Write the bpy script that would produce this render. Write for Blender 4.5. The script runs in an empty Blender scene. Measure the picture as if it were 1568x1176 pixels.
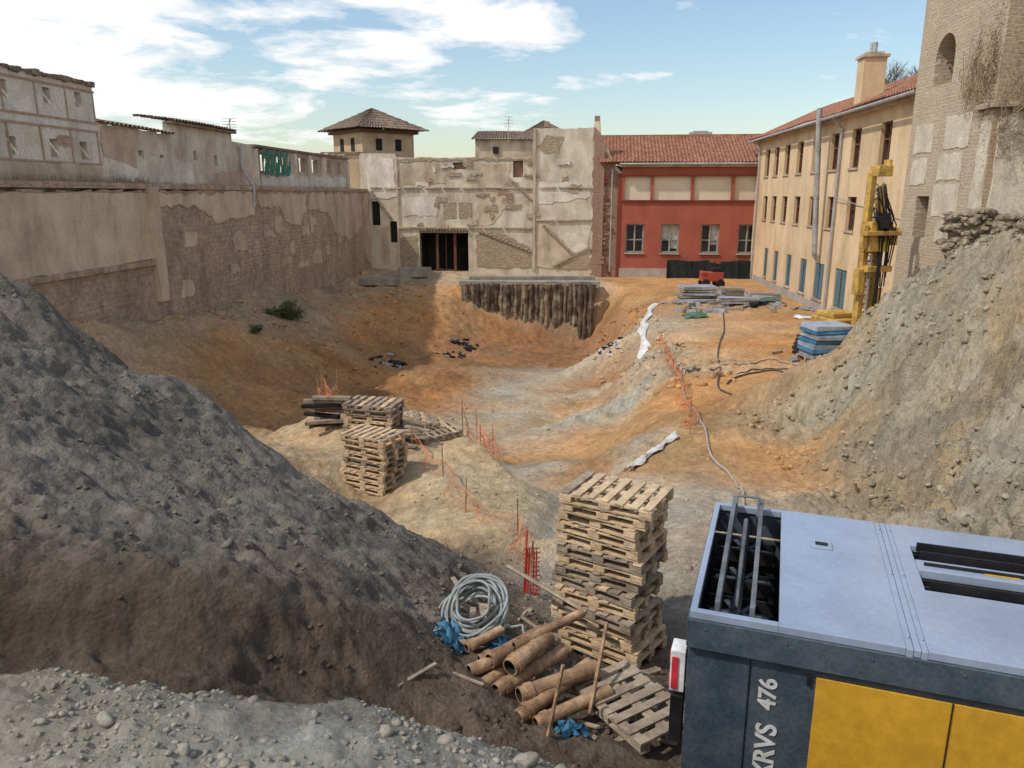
import bpy, math, random
import numpy as np
from mathutils import Vector, Matrix, geometry
random.seed(11)
rng = np.random.default_rng(11)
SC = bpy.context.scene
RND = random.uniform

# ------------------------------------------------------------------ helpers
class MB:
    def __init__(s): s.V=[]; s.F=[]; s.M=[]
    def add(s, vs, fs, m=0):
        o=len(s.V); s.V += [tuple(v) for v in vs]
        s.F += [tuple(i+o for i in f) for f in fs]; s.M += [m]*len(fs)
    def box(s, c, sz, m=0, R=None, jit=0):
        vs=[]
        for k in range(8):
            v=Vector(((k&1)-.5, ((k>>1)&1)-.5, ((k>>2)&1)-.5))
            v=Vector((v.x*sz[0], v.y*sz[1], v.z*sz[2]))
            if jit: v+=Vector((RND(-jit,jit),RND(-jit,jit),RND(-jit,jit)))
            if R is not None: v=R@v
            vs.append(v+Vector(c))
        s.add(vs,[(0,2,3,1),(4,5,7,6),(0,1,5,4),(2,6,7,3),(0,4,6,2),(1,3,7,5)],m)
    def tube(s, pts, r, m=0, n=6, cap=True):
        pts=[Vector(p) for p in pts]
        rs = r if isinstance(r,(list,tuple)) else [r]*len(pts)
        vs=[]; fs=[]
        t=(pts[1]-pts[0]).normalized()
        up=Vector((0,0,1)) if abs(t.z)<.9 else Vector((1,0,0))
        a=t.cross(up).normalized()
        for i,p in enumerate(pts):
            if i==0: t=pts[1]-pts[0]
            elif i==len(pts)-1: t=pts[-1]-pts[-2]
            else: t=pts[i+1]-pts[i-1]
            t.normalize(); a=(a-t*a.dot(t)).normalized(); b=t.cross(a)
            for k in range(n):
                q=2*math.pi*k/n
                vs.append(p+(a*math.cos(q)+b*math.sin(q))*rs[i])
        for i in range(len(pts)-1):
            for k in range(n):
                fs.append((i*n+k,i*n+(k+1)%n,(i+1)*n+(k+1)%n,(i+1)*n+k))
        if cap:
            fs.append(tuple(range(n-1,-1,-1))); fs.append(tuple((len(pts)-1)*n+k for k in range(n)))
        s.add(vs,fs,m)
    def pipe(s,p0,p1,r,th,m=0,mi=1,n=16):
        p0=Vector(p0);p1=Vector(p1);t=(p1-p0).normalized()
        a=t.cross(Vector((0,0,1))).normalized();b=t.cross(a)
        vs=[]
        for p,rr in ((p0,r),(p1,r),(p1,r-th),(p0,r-th)):
            for k in range(n):
                q=2*math.pi*k/n; vs.append(p+(a*math.cos(q)+b*math.sin(q))*rr)
        o=len(s.V); s.V+=[tuple(v) for v in vs]
        for j in range(4):
            for k in range(n):
                s.F.append(tuple(o+i for i in (j*n+k,j*n+(k+1)%n,((j+1)%4)*n+(k+1)%n,((j+1)%4)*n+k))); s.M.append(mi if j==2 else m)
    def obj(s, name, mats, parent=None, smooth=False, bevel=0):
        me=bpy.data.meshes.new(name); me.from_pydata(s.V,[],s.F)
        for m in (mats if isinstance(mats,(list,tuple)) else [mats]): me.materials.append(m)
        me.polygons.foreach_set('material_index',s.M)
        if smooth: me.polygons.foreach_set('use_smooth',[True]*len(s.F))
        me.update()
        o=bpy.data.objects.new(name,me); SC.collection.objects.link(o)
        if parent: o.parent=parent
        if bevel:
            b=o.modifiers.new('bevel','BEVEL'); b.width=bevel; b.segments=2; b.limit_method='ANGLE'
        return o
def empty(name):
    o=bpy.data.objects.new(name,None); SC.collection.objects.link(o); return o

class Fr:
    def __init__(s,o,d,side=1):
        L=math.hypot(*d); s.o=o; s.d=(d[0]/L,d[1]/L); s.n=(s.d[1]*side,-s.d[0]*side)
    def P(s,a,z,dep=0):
        return Vector((s.o[0]+s.d[0]*a+s.n[0]*dep, s.o[1]+s.d[1]*a+s.n[1]*dep, z))
    def box(s,mb,a0,a1,z0,z1,d0,d1,m=0):
        vs=[s.P(a,z,d) for z in (z0,z1) for d in (d0,d1) for a in (a0,a1)]
        mb.add(vs,[(0,2,3,1),(4,5,7,6),(0,1,5,4),(2,6,7,3),(0,4,6,2),(1,3,7,5)],m)
    def slab(s,mb,outline,holes=(),dep=0,th=.4,m=0,mr=None):
        if mr is None: mr=m
        loops=[outline]+list(holes)
        tris=geometry.tessellate_polygon([[Vector((a,z,0)) for a,z in l] for l in loops])
        flat=[p for l in loops for p in l]; n=len(flat)
        vs=[s.P(a,z,dep) for a,z in flat]+[s.P(a,z,dep-th) for a,z in flat]
        o=len(mb.V); mb.add(vs,[tuple(t) for t in tris]+[tuple(i+n for i in t) for t in tris],m)
        k=0; fs=[]
        for l in loops:
            q=len(l)
            for i in range(q): fs.append((k+i,k+(i+1)%q,n+k+(i+1)%q,n+k+i))
            k+=q
        mb.F += [tuple(i+o for i in f) for f in fs]; mb.M += [mr]*len(fs)
def rect(a0,a1,z0,z1): return [(a0,z0),(a1,z0),(a1,z1),(a0,z1)]
def rough(poly,step,amp):
    out=[]
    for i in range(len(poly)):
        a=poly[i]; b=poly[(i+1)%len(poly)]
        L=math.hypot(b[0]-a[0],b[1]-a[1]); n=max(1,int(L/step))
        for k in range(n):
            t=k/n; out.append((a[0]+(b[0]-a[0])*t+RND(-amp,amp), a[1]+(b[1]-a[1])*t+RND(-amp,amp)))
    return out
def ragged(pts,step=.5,amp=.12):
    out=[]
    for i in range(len(pts)-1):
        a,b=pts[i],pts[i+1]; n=max(1,int(abs(b[0]-a[0])/step))
        for k in range(n):
            t=k/n; z=a[1]+(b[1]-a[1])*t
            out.append((a[0]+(b[0]-a[0])*t, z+(RND(-amp,amp*.4) if k else 0)))
            if k and random.random()<.5: out.append((a[0]+(b[0]-a[0])*t+.02*(1 if b[0]>a[0] else -1), z+RND(-amp,amp*.4)))
    out.append(pts[-1]); return out

# ------------------------------------------------------------------ materials
def node(nt,t,**kw):
    n=nt.nodes.new(t)
    for k,v in kw.items(): setattr(n,k,v)
    return n
def c4(c): return (c[0],c[1],c[2],1)
def mat(name,c1,c2=None,scale=1.0,rough_=.9,bump=.4,bscale=12,streak=0,metal=0,brick=None,fine=.25,spec=.3,third=None):
    m=bpy.data.materials.new(name); m.use_nodes=True; nt=m.node_tree; L=nt.links.new
    bs=nt.nodes['Principled BSDF']; bs.inputs['Roughness'].default_value=rough_
    bs.inputs['Metallic'].default_value=metal
    bs.inputs['Specular IOR Level'].default_value=spec
    if c2 is None: c2=tuple(x*.75 for x in c1)
    tc=node(nt,'ShaderNodeTexCoord'); co=tc.outputs['Object']
    n1=node(nt,'ShaderNodeTexNoise'); n1.inputs['Scale'].default_value=scale; n1.inputs['Detail'].default_value=7; n1.inputs['Roughness'].default_value=.66
    L(co,n1.inputs['Vector'])
    rp=node(nt,'ShaderNodeValToRGB'); rp.color_ramp.elements[0].position=.38; rp.color_ramp.elements[1].position=.6
    rp.color_ramp.elements[0].color=c4(c2); rp.color_ramp.elements[1].color=c4(c1)
    if third:
        e=rp.color_ramp.elements.new(.75); e.color=c4(third)
    L(n1.outputs['Fac'],rp.inputs['Fac']); col=rp.outputs['Color']
    h=None
    if brick:
        dv,bw,bh,mc,c3=brick
        dp=node(nt,'ShaderNodeVectorMath',operation='DOT_PRODUCT'); dp.inputs[1].default_value=(dv[0],dv[1],0)
        L(co,dp.inputs[0]); sp=node(nt,'ShaderNodeSeparateXYZ'); L(co,sp.inputs[0])
        cb=node(nt,'ShaderNodeCombineXYZ'); L(dp.outputs['Value'],cb.inputs[0]); L(sp.outputs['Z'],cb.inputs[1])
        nz=node(nt,'ShaderNodeTexNoise'); nz.inputs['Scale'].default_value=2.5; L(co,nz.inputs['Vector'])
        vm=node(nt,'ShaderNodeVectorMath',operation='MULTIPLY_ADD'); vm.inputs[1].default_value=(bw*.8,bh*1.3,0); L(nz.outputs['Color'],vm.inputs[0]); L(cb.outputs[0],vm.inputs[2])
        br=node(nt,'ShaderNodeTexBrick'); L(vm.outputs[0],br.inputs['Vector'])
        br.inputs['Scale'].default_value=1; br.inputs['Brick Width'].default_value=bw; br.inputs['Row Height'].default_value=bh
        br.inputs['Mortar Size'].default_value=min(bw,bh)*.12; br.inputs['Mortar Smooth'].default_value=.5
        br.inputs['Color2'].default_value=c4(c3); br.inputs['Mortar'].default_value=c4(mc)
        L(col,br.inputs['Color1']); col=br.outputs['Color']; h=br.outputs['Fac']
    n2=node(nt,'ShaderNodeTexNoise'); n2.inputs['Scale'].default_value=bscale; n2.inputs['Detail'].default_value=6; n2.inputs['Roughness'].default_value=.7
    L(co,n2.inputs['Vector'])
    mr=node(nt,'ShaderNodeMapRange'); mr.inputs[1].default_value=.3; mr.inputs[2].default_value=.7; mr.inputs[3].default_value=1-fine; mr.inputs[4].default_value=1+fine*.6
    L(n2.outputs['Fac'],mr.inputs[0])
    mx=node(nt,'ShaderNodeVectorMath',operation='SCALE'); L(col,mx.inputs[0]); L(mr.outputs[0],mx.inputs['Scale']); col=mx.outputs[0]
    if streak:
        mp=node(nt,'ShaderNodeMapping'); mp.inputs['Scale'].default_value=(1.1,1.1,.34); L(co,mp.inputs[0])
        n3=node(nt,'ShaderNodeTexNoise'); n3.inputs['Scale'].default_value=1.0; n3.inputs['Detail'].default_value=8; n3.inputs['Roughness'].default_value=.68; L(mp.outputs[0],n3.inputs['Vector'])
        m3=node(nt,'ShaderNodeMapRange'); m3.inputs[1].default_value=.44; m3.inputs[2].default_value=.66; m3.inputs[3].default_value=1; m3.inputs[4].default_value=1-streak
        L(n3.outputs['Fac'],m3.inputs[0])
        m4=node(nt,'ShaderNodeVectorMath',operation='SCALE'); L(col,m4.inputs[0]); L(m3.outputs[0],m4.inputs['Scale']); col=m4.outputs[0]
    L(col,bs.inputs['Base Color'])
    if bump:
        bp=node(nt,'ShaderNodeBump'); bp.inputs['Strength'].default_value=bump; bp.inputs['Distance'].default_value=.06
        if h is not None:
            ad=node(nt,'ShaderNodeMath',operation='MULTIPLY_ADD'); ad.inputs[1].default_value=-.6; L(h,ad.inputs[0]); L(n2.outputs['Fac'],ad.inputs[2]); L(ad.outputs[0],bp.inputs['Height'])
        else: L(n2.outputs['Fac'],bp.inputs['Height'])
        L(bp.outputs[0],bs.inputs['Normal'])
    return m
dL=(-.1127,-.9936); dB=(.9936,-.1127); dY=(-.0843,-.9964); dT=(-.09,-1)
M_white=mat('plaster_white',(.68,.61,.49),(.50,.42,.32),.7,bump=.3,streak=.3,fine=.14,third=(.75,.70,.60))
M_cream=mat('plaster_cream',(.62,.51,.38),(.45,.35,.25),.6,bump=.3,streak=.35,fine=.18)
M_lplast=mat('plaster_left',(.68,.54,.38),(.52,.40,.28),.5,bump=.3,streak=.3,fine=.15,third=(.72,.60,.45))
M_rubL=mat('rubble_masonry_left',(.60,.45,.32),(.38,.275,.19),.6,bump=1,bscale=4,streak=.3,brick=(dL,.45,.2,(.54,.43,.31),(.50,.35,.24)),fine=.4,third=(.66,.52,.38))
M_brickB=mat('old_brick_back',(.4,.23,.15),(.3,.19,.13),1.2,bump=.8,bscale=8,brick=(dB,.3,.09,(.46,.39,.3),(.33,.18,.12)),fine=.3)
M_stoneB=mat('rubble_stone_back',(.44,.34,.23),(.30,.225,.15),1.5,bump=.9,bscale=5,brick=(dB,.4,.2,(.5,.41,.3),(.36,.27,.18)),fine=.35)
M_tan=mat('tan_render',(.56,.42,.27),(.44,.32,.2),.8,bump=.3,streak=.25,fine=.15)
M_red=mat('red_render',(.37,.105,.07),(.32,.09,.06),.6,bump=.15,streak=.15,fine=.08)
M_redD=mat('red_dark',(.2,.045,.035),None,.6,bump=.1,fine=.08)
M_pan=mat('cream_panel',(.64,.56,.43),(.57,.49,.37),.8,bump=.1,fine=.06)
M_grey=mat('grey_render',(.46,.40,.34),(.36,.31,.27),.8,bump=.2,streak=.2)
M_yel=mat('ochre_render',(.72,.53,.32),(.62,.45,.26),.35,bump=.15,streak=.22,fine=.1,bscale=6)
M_tile=mat('roof_tile',(.42,.20,.12),(.25,.12,.08),2.5,bump=.3,bscale=9,fine=.35,third=(.48,.32,.22))
M_tileO=mat('old_roof_tile',(.27,.2,.15),(.15,.11,.08),2.5,bump=.4,bscale=9,fine=.35)
M_glass=mat('window_glass',(.03,.035,.04),(.02,.022,.025),1,rough_=.12,bump=0,spec=.6,fine=.02)
M_blind=mat('window_blind',(.55,.55,.5),None,2,bump=.1)
M_frame=mat('window_frame_grey',(.34,.34,.31),None,2,bump=.1)
M_wood=mat('brown_wood_frame',(.16,.07,.035),(.1,.045,.025),4,rough_=.6,bump=.2)
M_dark=mat('dark_interior',(.03,.026,.022),(.015,.013,.012),1,bump=0)
M_teal=mat('blue_shutter',(.13,.2,.22),(.09,.15,.17),2,bump=.2)
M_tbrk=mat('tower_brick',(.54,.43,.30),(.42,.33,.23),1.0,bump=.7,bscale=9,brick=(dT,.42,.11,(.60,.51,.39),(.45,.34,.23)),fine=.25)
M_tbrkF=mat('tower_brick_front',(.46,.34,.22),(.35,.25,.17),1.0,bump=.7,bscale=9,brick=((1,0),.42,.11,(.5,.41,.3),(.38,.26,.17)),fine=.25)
M_blk=mat('tower_plaster',(.66,.58,.45),(.54,.46,.35),1.5,bump=.4,fine=.2,streak=.25)
M_conc=mat('concrete',(.36,.33,.28),(.25,.23,.2),1.2,bump=.4,streak=.3)
M_pile=mat('pile_concrete',(.36,.28,.19),(.11,.085,.065),2.0,bump=.9,bscale=6,streak=.55,fine=.4)
M_pal=mat('pallet_wood',(.66,.49,.31),(.46,.33,.2),3.5,bump=.3,bscale=20,fine=.25,third=(.72,.58,.4))
M_palD=mat('pallet_wood_weathered',(.40,.32,.23),(.24,.18,.13),3,bump=.3,bscale=20,fine=.3)
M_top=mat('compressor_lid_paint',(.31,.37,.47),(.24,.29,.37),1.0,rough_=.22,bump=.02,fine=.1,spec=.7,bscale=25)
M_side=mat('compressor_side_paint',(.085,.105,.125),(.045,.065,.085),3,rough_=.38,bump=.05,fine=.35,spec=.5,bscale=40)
M_yp=mat('compressor_yellow_paint',(.66,.36,.03),(.56,.30,.03),1.5,rough_=.4,bump=.02,fine=.14,spec=.5)
M_blk2=mat('black_metal',(.02,.02,.022),(.012,.012,.013),3,rough_=.5,bump=.1)
M_steel=mat('galvanised_steel',(.46,.45,.43),(.34,.33,.32),3,rough_=.45,bump=.1,metal=.3)
M_rust=mat('rusty_steel',(.44,.28,.16),(.22,.125,.07),5,rough_=.75,bump=.3,fine=.4,third=(.60,.46,.32))
M_rig=mat('rig_yellow',(.60,.38,.08),(.32,.2,.07),2.5,rough_=.5,bump=.15,fine=.35)
M_hose=mat('hose_grey',(.34,.36,.34),(.2,.22,.21),4,rough_=.6,bump=.1)
M_hoseD=mat('hose_dark',(.1,.09,.08),None,4,rough_=.7,bump=.1)
M_hoseO=mat('hose_pale',(.44,.36,.28),None,4,rough_=.7,bump=.1)
M_orn=mat('orange_net_plastic',(.75,.25,.1),(.6,.2,.09),4,bump=0)
M_redn=mat('red_net_plastic',(.65,.06,.04),None,4,bump=0)
M_tape=mat('white_tape',(.75,.62,.52),None,4,bump=0)
M_sheet=mat('white_membrane',(.7,.69,.66),(.5,.48,.45),1.5,rough_=.7,bump=.4,bscale=5)
M_blue=mat('blue_tarp',(.07,.22,.34),(.04,.14,.24),3,rough_=.5,bump=.4,bscale=8)
M_green=mat('green_netting',(.06,.24,.16),(.04,.16,.12),3,bump=.3)
M_tarp=mat('dark_screen',(.02,.028,.028),(.012,.018,.018),1,bump=.3,bscale=3)
M_leaf=mat('leaf_green',(.09,.13,.04),(.05,.08,.025),3,bump=0,fine=.3)
M_dry=mat('dry_vegetation',(.36,.26,.16),(.25,.175,.1),3,bump=0,fine=.3)
M_bark=mat('bark',(.2,.15,.11),(.13,.1,.075),3,bump=.3)
M_lred=mat('red_lens',(.6,.04,.05),None,3,rough_=.25,bump=0)
M_lwhite=mat('white_paint',(.75,.75,.73),None,3,rough_=.4,bump=0)
M_plgrey=mat('grey_plastic_wrap',(.4,.43,.48),(.24,.27,.32),1.5,rough_=.4,bump=.4,bscale=6)
M_stone=mat('field_stone',(.36,.29,.20),(.2,.155,.11),1.5,bump=.8,bscale=8,fine=.3)
M_pink=mat('plaster_pink',(.64,.48,.36),(.52,.38,.27),.8,bump=.3,streak=.3,fine=.2)
M_lime=mat('plaster_lime',(.76,.70,.60),(.60,.53,.43),1,bump=.3,streak=.25,third=(.78,.74,.65))

# ------------------------------------------------------------------ noise
_T=rng.random((256,256))
def vn(x,y,sd=0):
    x=x+sd*17.3; y=y+sd*9.1
    xi=np.floor(x).astype(int); yi=np.floor(y).astype(int); fx=x-xi; fy=y-yi
    fx=fx*fx*fx*(fx*(fx*6-15)+10); fy=fy*fy*fy*(fy*(fy*6-15)+10)
    a=_T[xi&255,yi&255]; b=_T[(xi+1)&255,yi&255]; c=_T[xi&255,(yi+1)&255]; d=_T[(xi+1)&255,(yi+1)&255]
    return (a*(1-fx)+b*fx)*(1-fy)+(c*(1-fx)+d*fx)*fy
def fbm(x,y,o=4,sd=0,g=.5):
    s=0;a=1;t=0
    for i in range(o):
        c,q=math.cos(.6*i),math.sin(.6*i)
        s=s+a*vn((x*c-y*q)*2**i,(x*q+y*c)*2**i,sd+i*3); t+=a; a*=g
    return s/t-.5
def billow(x,y,o=4,sd=0,g=.5):
    s=0;a=1;t=0
    for i in range(o):
        c,q=math.cos(.7*i+.3),math.sin(.7*i+.3)
        s=s+a*np.abs(2*vn((x*c-y*q)*2**i,(x*q+y*c)*2**i,sd+i*3)-1); t+=a; a*=g
    return s/t

# ------------------------------------------------------------------ terrain: kind -> (albedo, relief, rockiness)
KIND={'L':((.42,.375,.30),.10,0),'G':((.205,.18,.15),.22,.35),'D':((.15,.115,.085),.14,.2),'M':((.35,.295,.205),.42,1),
 'O':((.45,.25,.11),.26,.4),'P':((.50,.285,.125),.05,0),'T':((.43,.31,.195),.28,.4),'R':((.43,.36,.265),.06,0),
 'W':((.50,.40,.28),.08,0),'S':((.50,.365,.215),.12,.1),'B':((.30,.16,.08),.16,.25),'U':((.44,.37,.27),.34,1),'H':((.38,.205,.09),.22,.35)}
PTS="""
-2.15,2.85,-1.9,L -1.76,2.85,-1.91,L -1.33,2.8,-1.99,L -.91,2.75,-2.0,L -.49,2.7,-2.02,L -.22,2.6,-2.05,L -.1,2.5,-2.07,L .29,2.5,-2.13,L .57,2.5,-2.16,L
-1.67,2.1,-1.81,L -.84,2.15,-1.86,L -.2,2.3,-1.97,L -2.85,2.9,-1.9,L -4.5,2.9,-1.8,L
-3.6,4.7,-3.1,D -2.9,4.7,-3.1,D -2.2,4.75,-3.3,D -1.65,5,-3.65,D -.97,5.3,-3.95,D -.77,5.6,-4.05,D -3.7,5.1,-2.6,D -2.9,5.1,-2.7,D -2.3,5.1,-2.92,D -1.72,5.5,-3.2,D -1.03,5.9,-3.6,D -.8,6.1,-3.85,D
-3.6,5.6,-2.6,G -2.8,5.5,-2.72,G -2.2,5.6,-2.98,G -5,7,-2.5,G -5.9,8.5,-2.2,G -6.8,10,-1.7,G -8.05,12,-1.17,G -9.9,12.5,-.8,G -5.5,9,-2.3,G -4.4,7,-2.8,G -7.2,11.5,-1.7,G -6.7,11.5,-2.05,G -5.8,11.3,-2.55,G
-4.6,8.7,-2.9,G -3.5,6.5,-2.9,G -4.9,11.2,-2.75,G -4.4,11,-3.1,G -3.9,8.8,-3.1,G -3.1,6.9,-3.15,G -2.7,5.9,-3.1,G -3.7,10.7,-3.65,G -3.0,8.5,-3.5,G -2.4,6.7,-3.4,G
-3,10.3,-4.05,G -1.9,7.2,-3.65,G -2.1,10,-4.3,G -1.3,7.4,-3.9,G -1.5,9.6,-4.4,G -.9,6.9,-4.05,G -.7,8.9,-4.65,G -.4,7,-4.3,D -.3,8.4,-4.8,D
-6.8,19.5,-6.3,S -5.5,20,-5.8,S -4.1,20.5,-5.7,S -2.6,20,-5.75,S -1.6,19,-5.9,S -.8,18,-6.0,S .0,16.2,-6.15,S .35,13.5,-5.95,S .2,11.5,-5.6,S -3.5,17,-6.0,S
-2.3,15,-6.2,S -3.2,15.5,-6.5,S -1.2,15,-6.0,S -.9,11.5,-5.8,D -.3,13.2,-5.85,S -2.2,16.8,-6.05,S -1.7,12.5,-6.0,S -.2,10.2,-5.45,D .6,9.3,-5.25,R .7,7.3,-4.85,D
1.5,7.2,-4.85,D -.2,6.8,-4.5,D .1,6,-4.4,D .6,5.5,-4.4,D 1.2,5.4,-4.45,D -.5,6.2,-4.2,D 2.2,9.3,-4.9,R 2.9,11.5,-5.25,R 3.5,14.5,-5.85,R
.45,17,-7.1,R -.25,19.5,-7.5,R .4,20.5,-7.6,R 1.2,20.5,-7.4,R 1.3,16,-6.7,R .8,13.3,-6.4,R .6,10.8,-5.75,R -.6,24.5,-8.1,R -1.1,27,-8.3,W 1.9,28,-8.4,W .4,28,-8.4,W
-1.1,20.6,-7.3,H -2.2,21.6,-7.5,H -3.6,22.3,-7.4,H -5.2,21.8,-7.3,H
1.3,32,-8.7,W -.7,34,-8.9,R -2.6,35,-8.9,H -3.9,30,-8.6,H -5.4,27,-7.9,H -2.9,39,-8.8,B .6,41,-9.2,B 2.2,38,-9,R 4.3,42,-9.4,B -1,46,-9.3,B
3.5,46,-9.6,B .7,49,-9.6,B -5.1,43,-8.9,H -5.8,40,-9,H
-13.1,25.5,-5.3,T -14.5,25.2,-4.1,T -13,28,-4.8,T -11.9,30,-5.6,O -11.1,26,-6.1,O -9.5,24.5,-6.8,O -8.3,24,-7.5,O -10.3,32,-7.2,O -8.5,31.5,-8.2,H -7.3,37,-8.3,H
-8.7,41,-7.7,H -10.7,34.5,-6.5,O -11.8,35.5,-5.7,T -11,39,-6.3,T -10.6,43,-6.2,T -8.7,45,-6.9,O -6.7,47,-7.6,O -7.9,50,-6.6,O -5.4,50,-7.2,O -3.6,49,-8.4,H
-3.5,52.6,-6.4,O -6.8,55,-6.3,T -10.4,54,-6.2,T -12.2,50,-5.9,T -13.1,43,-5.5,T -13.8,36,-5.2,T -13.3,40.5,-4.6,T -10.9,59.5,-5.6,T -6.6,58,-5.9,T
7.9,52,-6.1,P 8.0,43,-6.1,P 6.2,32,-6,P 5.4,25,-6,P 4.8,20.3,-6,P 4.2,18.4,-6,P 2.6,16,-6,P 4.9,17,-6,P 6.3,16.8,-5.95,P 7.0,17.3,-5.95,P
6.5,23.2,-6,P 8.6,23.2,-6,P 8.8,32,-6,P 11.6,32,-6,P 12.1,44.5,-6,P 16,51,-6,P 11,26.8,-6,P 5.2,53,-6.1,R -3,53,-6.1,R .7,53,-6.1,R
6.4,46,-7,B 5.8,45,-9.3,B 6.3,41,-7.7,U 4.9,35.5,-8.9,H 6.6,37.5,-6.4,W 5.5,31,-6.6,U 5.0,25.5,-6.3,U 5.0,32,-8.0,U 4.3,26.5,-7.4,U 3.2,31,-8.6,O 4.1,22.5,-6.6,P
3.2,23,-7.5,P 2.3,22,-7.8,P 1.7,28,-8.7,P 2.5,19,-7.0,H 3.4,18.9,-6.35,U 1.8,17,-6.9,R 2.5,15.2,-6.05,R
7.5,18,-5.8,M 7.7,18.5,-5.5,M 8.3,18.5,-4.6,M 9.1,18.8,-3.5,M 9.9,19,-2.1,M 10.5,18.5,-1.4,M 10,15,-1,M 10.3,14,-.8,M 7.3,15.5,-5.5,M 6.2,15.5,-6.05,P
6.6,13,-5.7,M 8.2,15,-3.9,M 7.3,13,-4.6,M 6.7,11.7,-5.2,M 9,14.5,-2.5,M 8.3,13,-3.4,M 7.5,11.5,-4.1,M 6.8,10,-4.5,M 8.5,12,-2.7,M 7.5,10.5,-3.7,M
6.6,9.3,-4.5,M 8.4,10.5,-3.1,M 7.2,8.5,-3.8,M
-3.5,3.6,-3.0,D -2,3.6,-3.1,D -1,3.6,-3.3,D 0,3.7,-4.0,D 1,3.4,-4.6,D 3,3,-4.7,D 6,3,-4.7,D 4,6,-4.8,D 2,7,-4.9,D 5,8,-4.9,D 8,5,-4.5,D
-5.5,3.6,-2.4,D -7,5,-1.8,G -9,6,-1.4,G -12,10,-.6,G -10.5,15,-4.5,G -8,15,-5.5,G -5,14,-6.3,G -3.5,14,-6.6,G -12,20,-5,T -16,22,-3.6,T -9.5,18,-6,O -17,15,-2.5,G
-6.1,23,-7.9,O -3,24,-8.5,H -.8,22,-8.0,H 5.6,21.5,-6,P 12.6,21.5,-6,P 13.5,27,-6,P 15,34,-6,P 17.5,50,-6,P 14,19,-1.2,M 18,18,-.8,M 13,14,-.7,M 12,10,-1.5,M 14,22,-4,M
-2.6,51.2,-7.8,H 0,51.3,-9.0,H 2.5,51.3,-9.9,B 5.0,51.3,-10.3,B 5.6,49,-10.0,B 7.2,50,-6.1,P 7.0,47.5,-6.2,P
-30,30,-5,T -30,60,-6,T -11,66,-6,T 8,66,-6,P 20,66,-6,P 40,40,-6,P 40,10,-2,M -60,-5,-1.7,L 60,-5,-1.7,L -60,80,-6,T 60,80,-6,P -20,0,-1.6,L
0,1.2,-1.8,L 1,2.3,-2.25,L 2.2,1.8,-2.4,L 3,1,-2.2,L 9,1.5,-2.2,L 0,-3,-1.7,L -2.5,1.5,-1.78,L -5,2,-1.7,L"""
P=[]
for t in PTS.split():
    a=t.split(','); P.append((float(a[0]),float(a[1]),float(a[2]),a[3]))
r_=geometry.delaunay_2d_cdt([Vector((p[0],p[1])) for p in P],[],[],0,1e-5)
tv,tf,ov=r_[0],r_[2],r_[3]
val=np.array([[P[o[0]][2],*KIND[P[o[0]][3]][0],KIND[P[o[0]][3]][1],KIND[P[o[0]][3]][2]] for o in ov])
GX0,GY0,ST=-62.0,-6.0,.1
NX,NY=1240,880
G=np.zeros((NY,NX,6)); G[...,0]=-6; G[...,1:4]=.3; G[...,4]=.1
for f in tf:
    a,b,c=[tv[i] for i in f]
    x0=max(0,int((min(a.x,b.x,c.x)-GX0)/ST)); x1=min(NX-1,int((max(a.x,b.x,c.x)-GX0)/ST)+1)
    y0=max(0,int((min(a.y,b.y,c.y)-GY0)/ST)); y1=min(NY-1,int((max(a.y,b.y,c.y)-GY0)/ST)+1)
    X,Y=np.meshgrid(GX0+np.arange(x0,x1+1)*ST,GY0+np.arange(y0,y1+1)*ST)
    D=(b.y-c.y)*(a.x-c.x)+(c.x-b.x)*(a.y-c.y)
    if abs(D)<1e-9: continue
    w0=((b.y-c.y)*(X-c.x)+(c.x-b.x)*(Y-c.y))/D; w1=((c.y-a.y)*(X-c.x)+(a.x-c.x)*(Y-c.y))/D; w2=1-w0-w1
    k=(w0>=-1e-6)&(w1>=-1e-6)&(w2>=-1e-6)
    vals=w0[...,None]*val[f[0]]+w1[...,None]*val[f[1]]+w2[...,None]*val[f[2]]
    sub=G[y0:y1+1,x0:x1+1]; sub[k]=vals[k]
def blur(A,r,n=2):
    for _ in range(n):
        for ax in (0,1):
            s=np.zeros_like(A)
            for k in range(-r,r+1): s+=np.roll(A,k,ax)
            A=s/(2*r+1)
    return A
Z1=blur(G[...,0],1,2); Z3=blur(G[...,0],3,2)
yy=(GY0+np.arange(NY)*ST)[:,None]; w=np.clip((yy-20)/12,0,1); G[...,0]=Z1*(1-w)+Z3*w
for k in range(1,6): G[...,k]=blur(G[...,k],2,2)
def samp(x,y):
    fx=np.clip((x-GX0)/ST,0,NX-2); fy=np.clip((y-GY0)/ST,0,NY-2)
    i=fx.astype(int); j=fy.astype(int); u=(fx-i)[...,None]; v=(fy-j)[...,None]
    return (G[j,i]*(1-u)+G[j,i+1]*u)*(1-v)+(G[j+1,i]*(1-u)+G[j+1,i+1]*u)*v
def height(x,y):
    x=np.asarray(x,float); y=np.asarray(y,float)
    s=samp(x,y); A=s[...,4]; rk=s[...,5]
    wx=x+.35*fbm(x*1.3,y*1.3,3,5); wy=y+.35*fbm(x*1.3,y*1.3,3,8)
    z=s[...,0]+A*(1.7*fbm(wx*.6,wy*.6,4,1)+.75*(billow(wx*1.3,wy*1.3,4,2,.5)-.3)+1.0*fbm(wx*3.1,wy*3.1,5,3,.66))
    # erosion gullies and broken rock
    z=z-rk*(.62*np.abs(fbm(wx*1.1+wy*.5,wy*1.4,5,61,.62))*2-.17)
    z=z+rk*rk*.42*(billow(wx*2.3,wy*2.3,5,63,.62)-.33)
    near=np.clip((14-y)/6,0,1)*np.clip(A/.1,0,1)
    z=z+near*.035*(billow(x*13,y*13,4,6,.65)-.3)*(1+np.clip(.12-A,0,1)*12)
    return z
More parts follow.
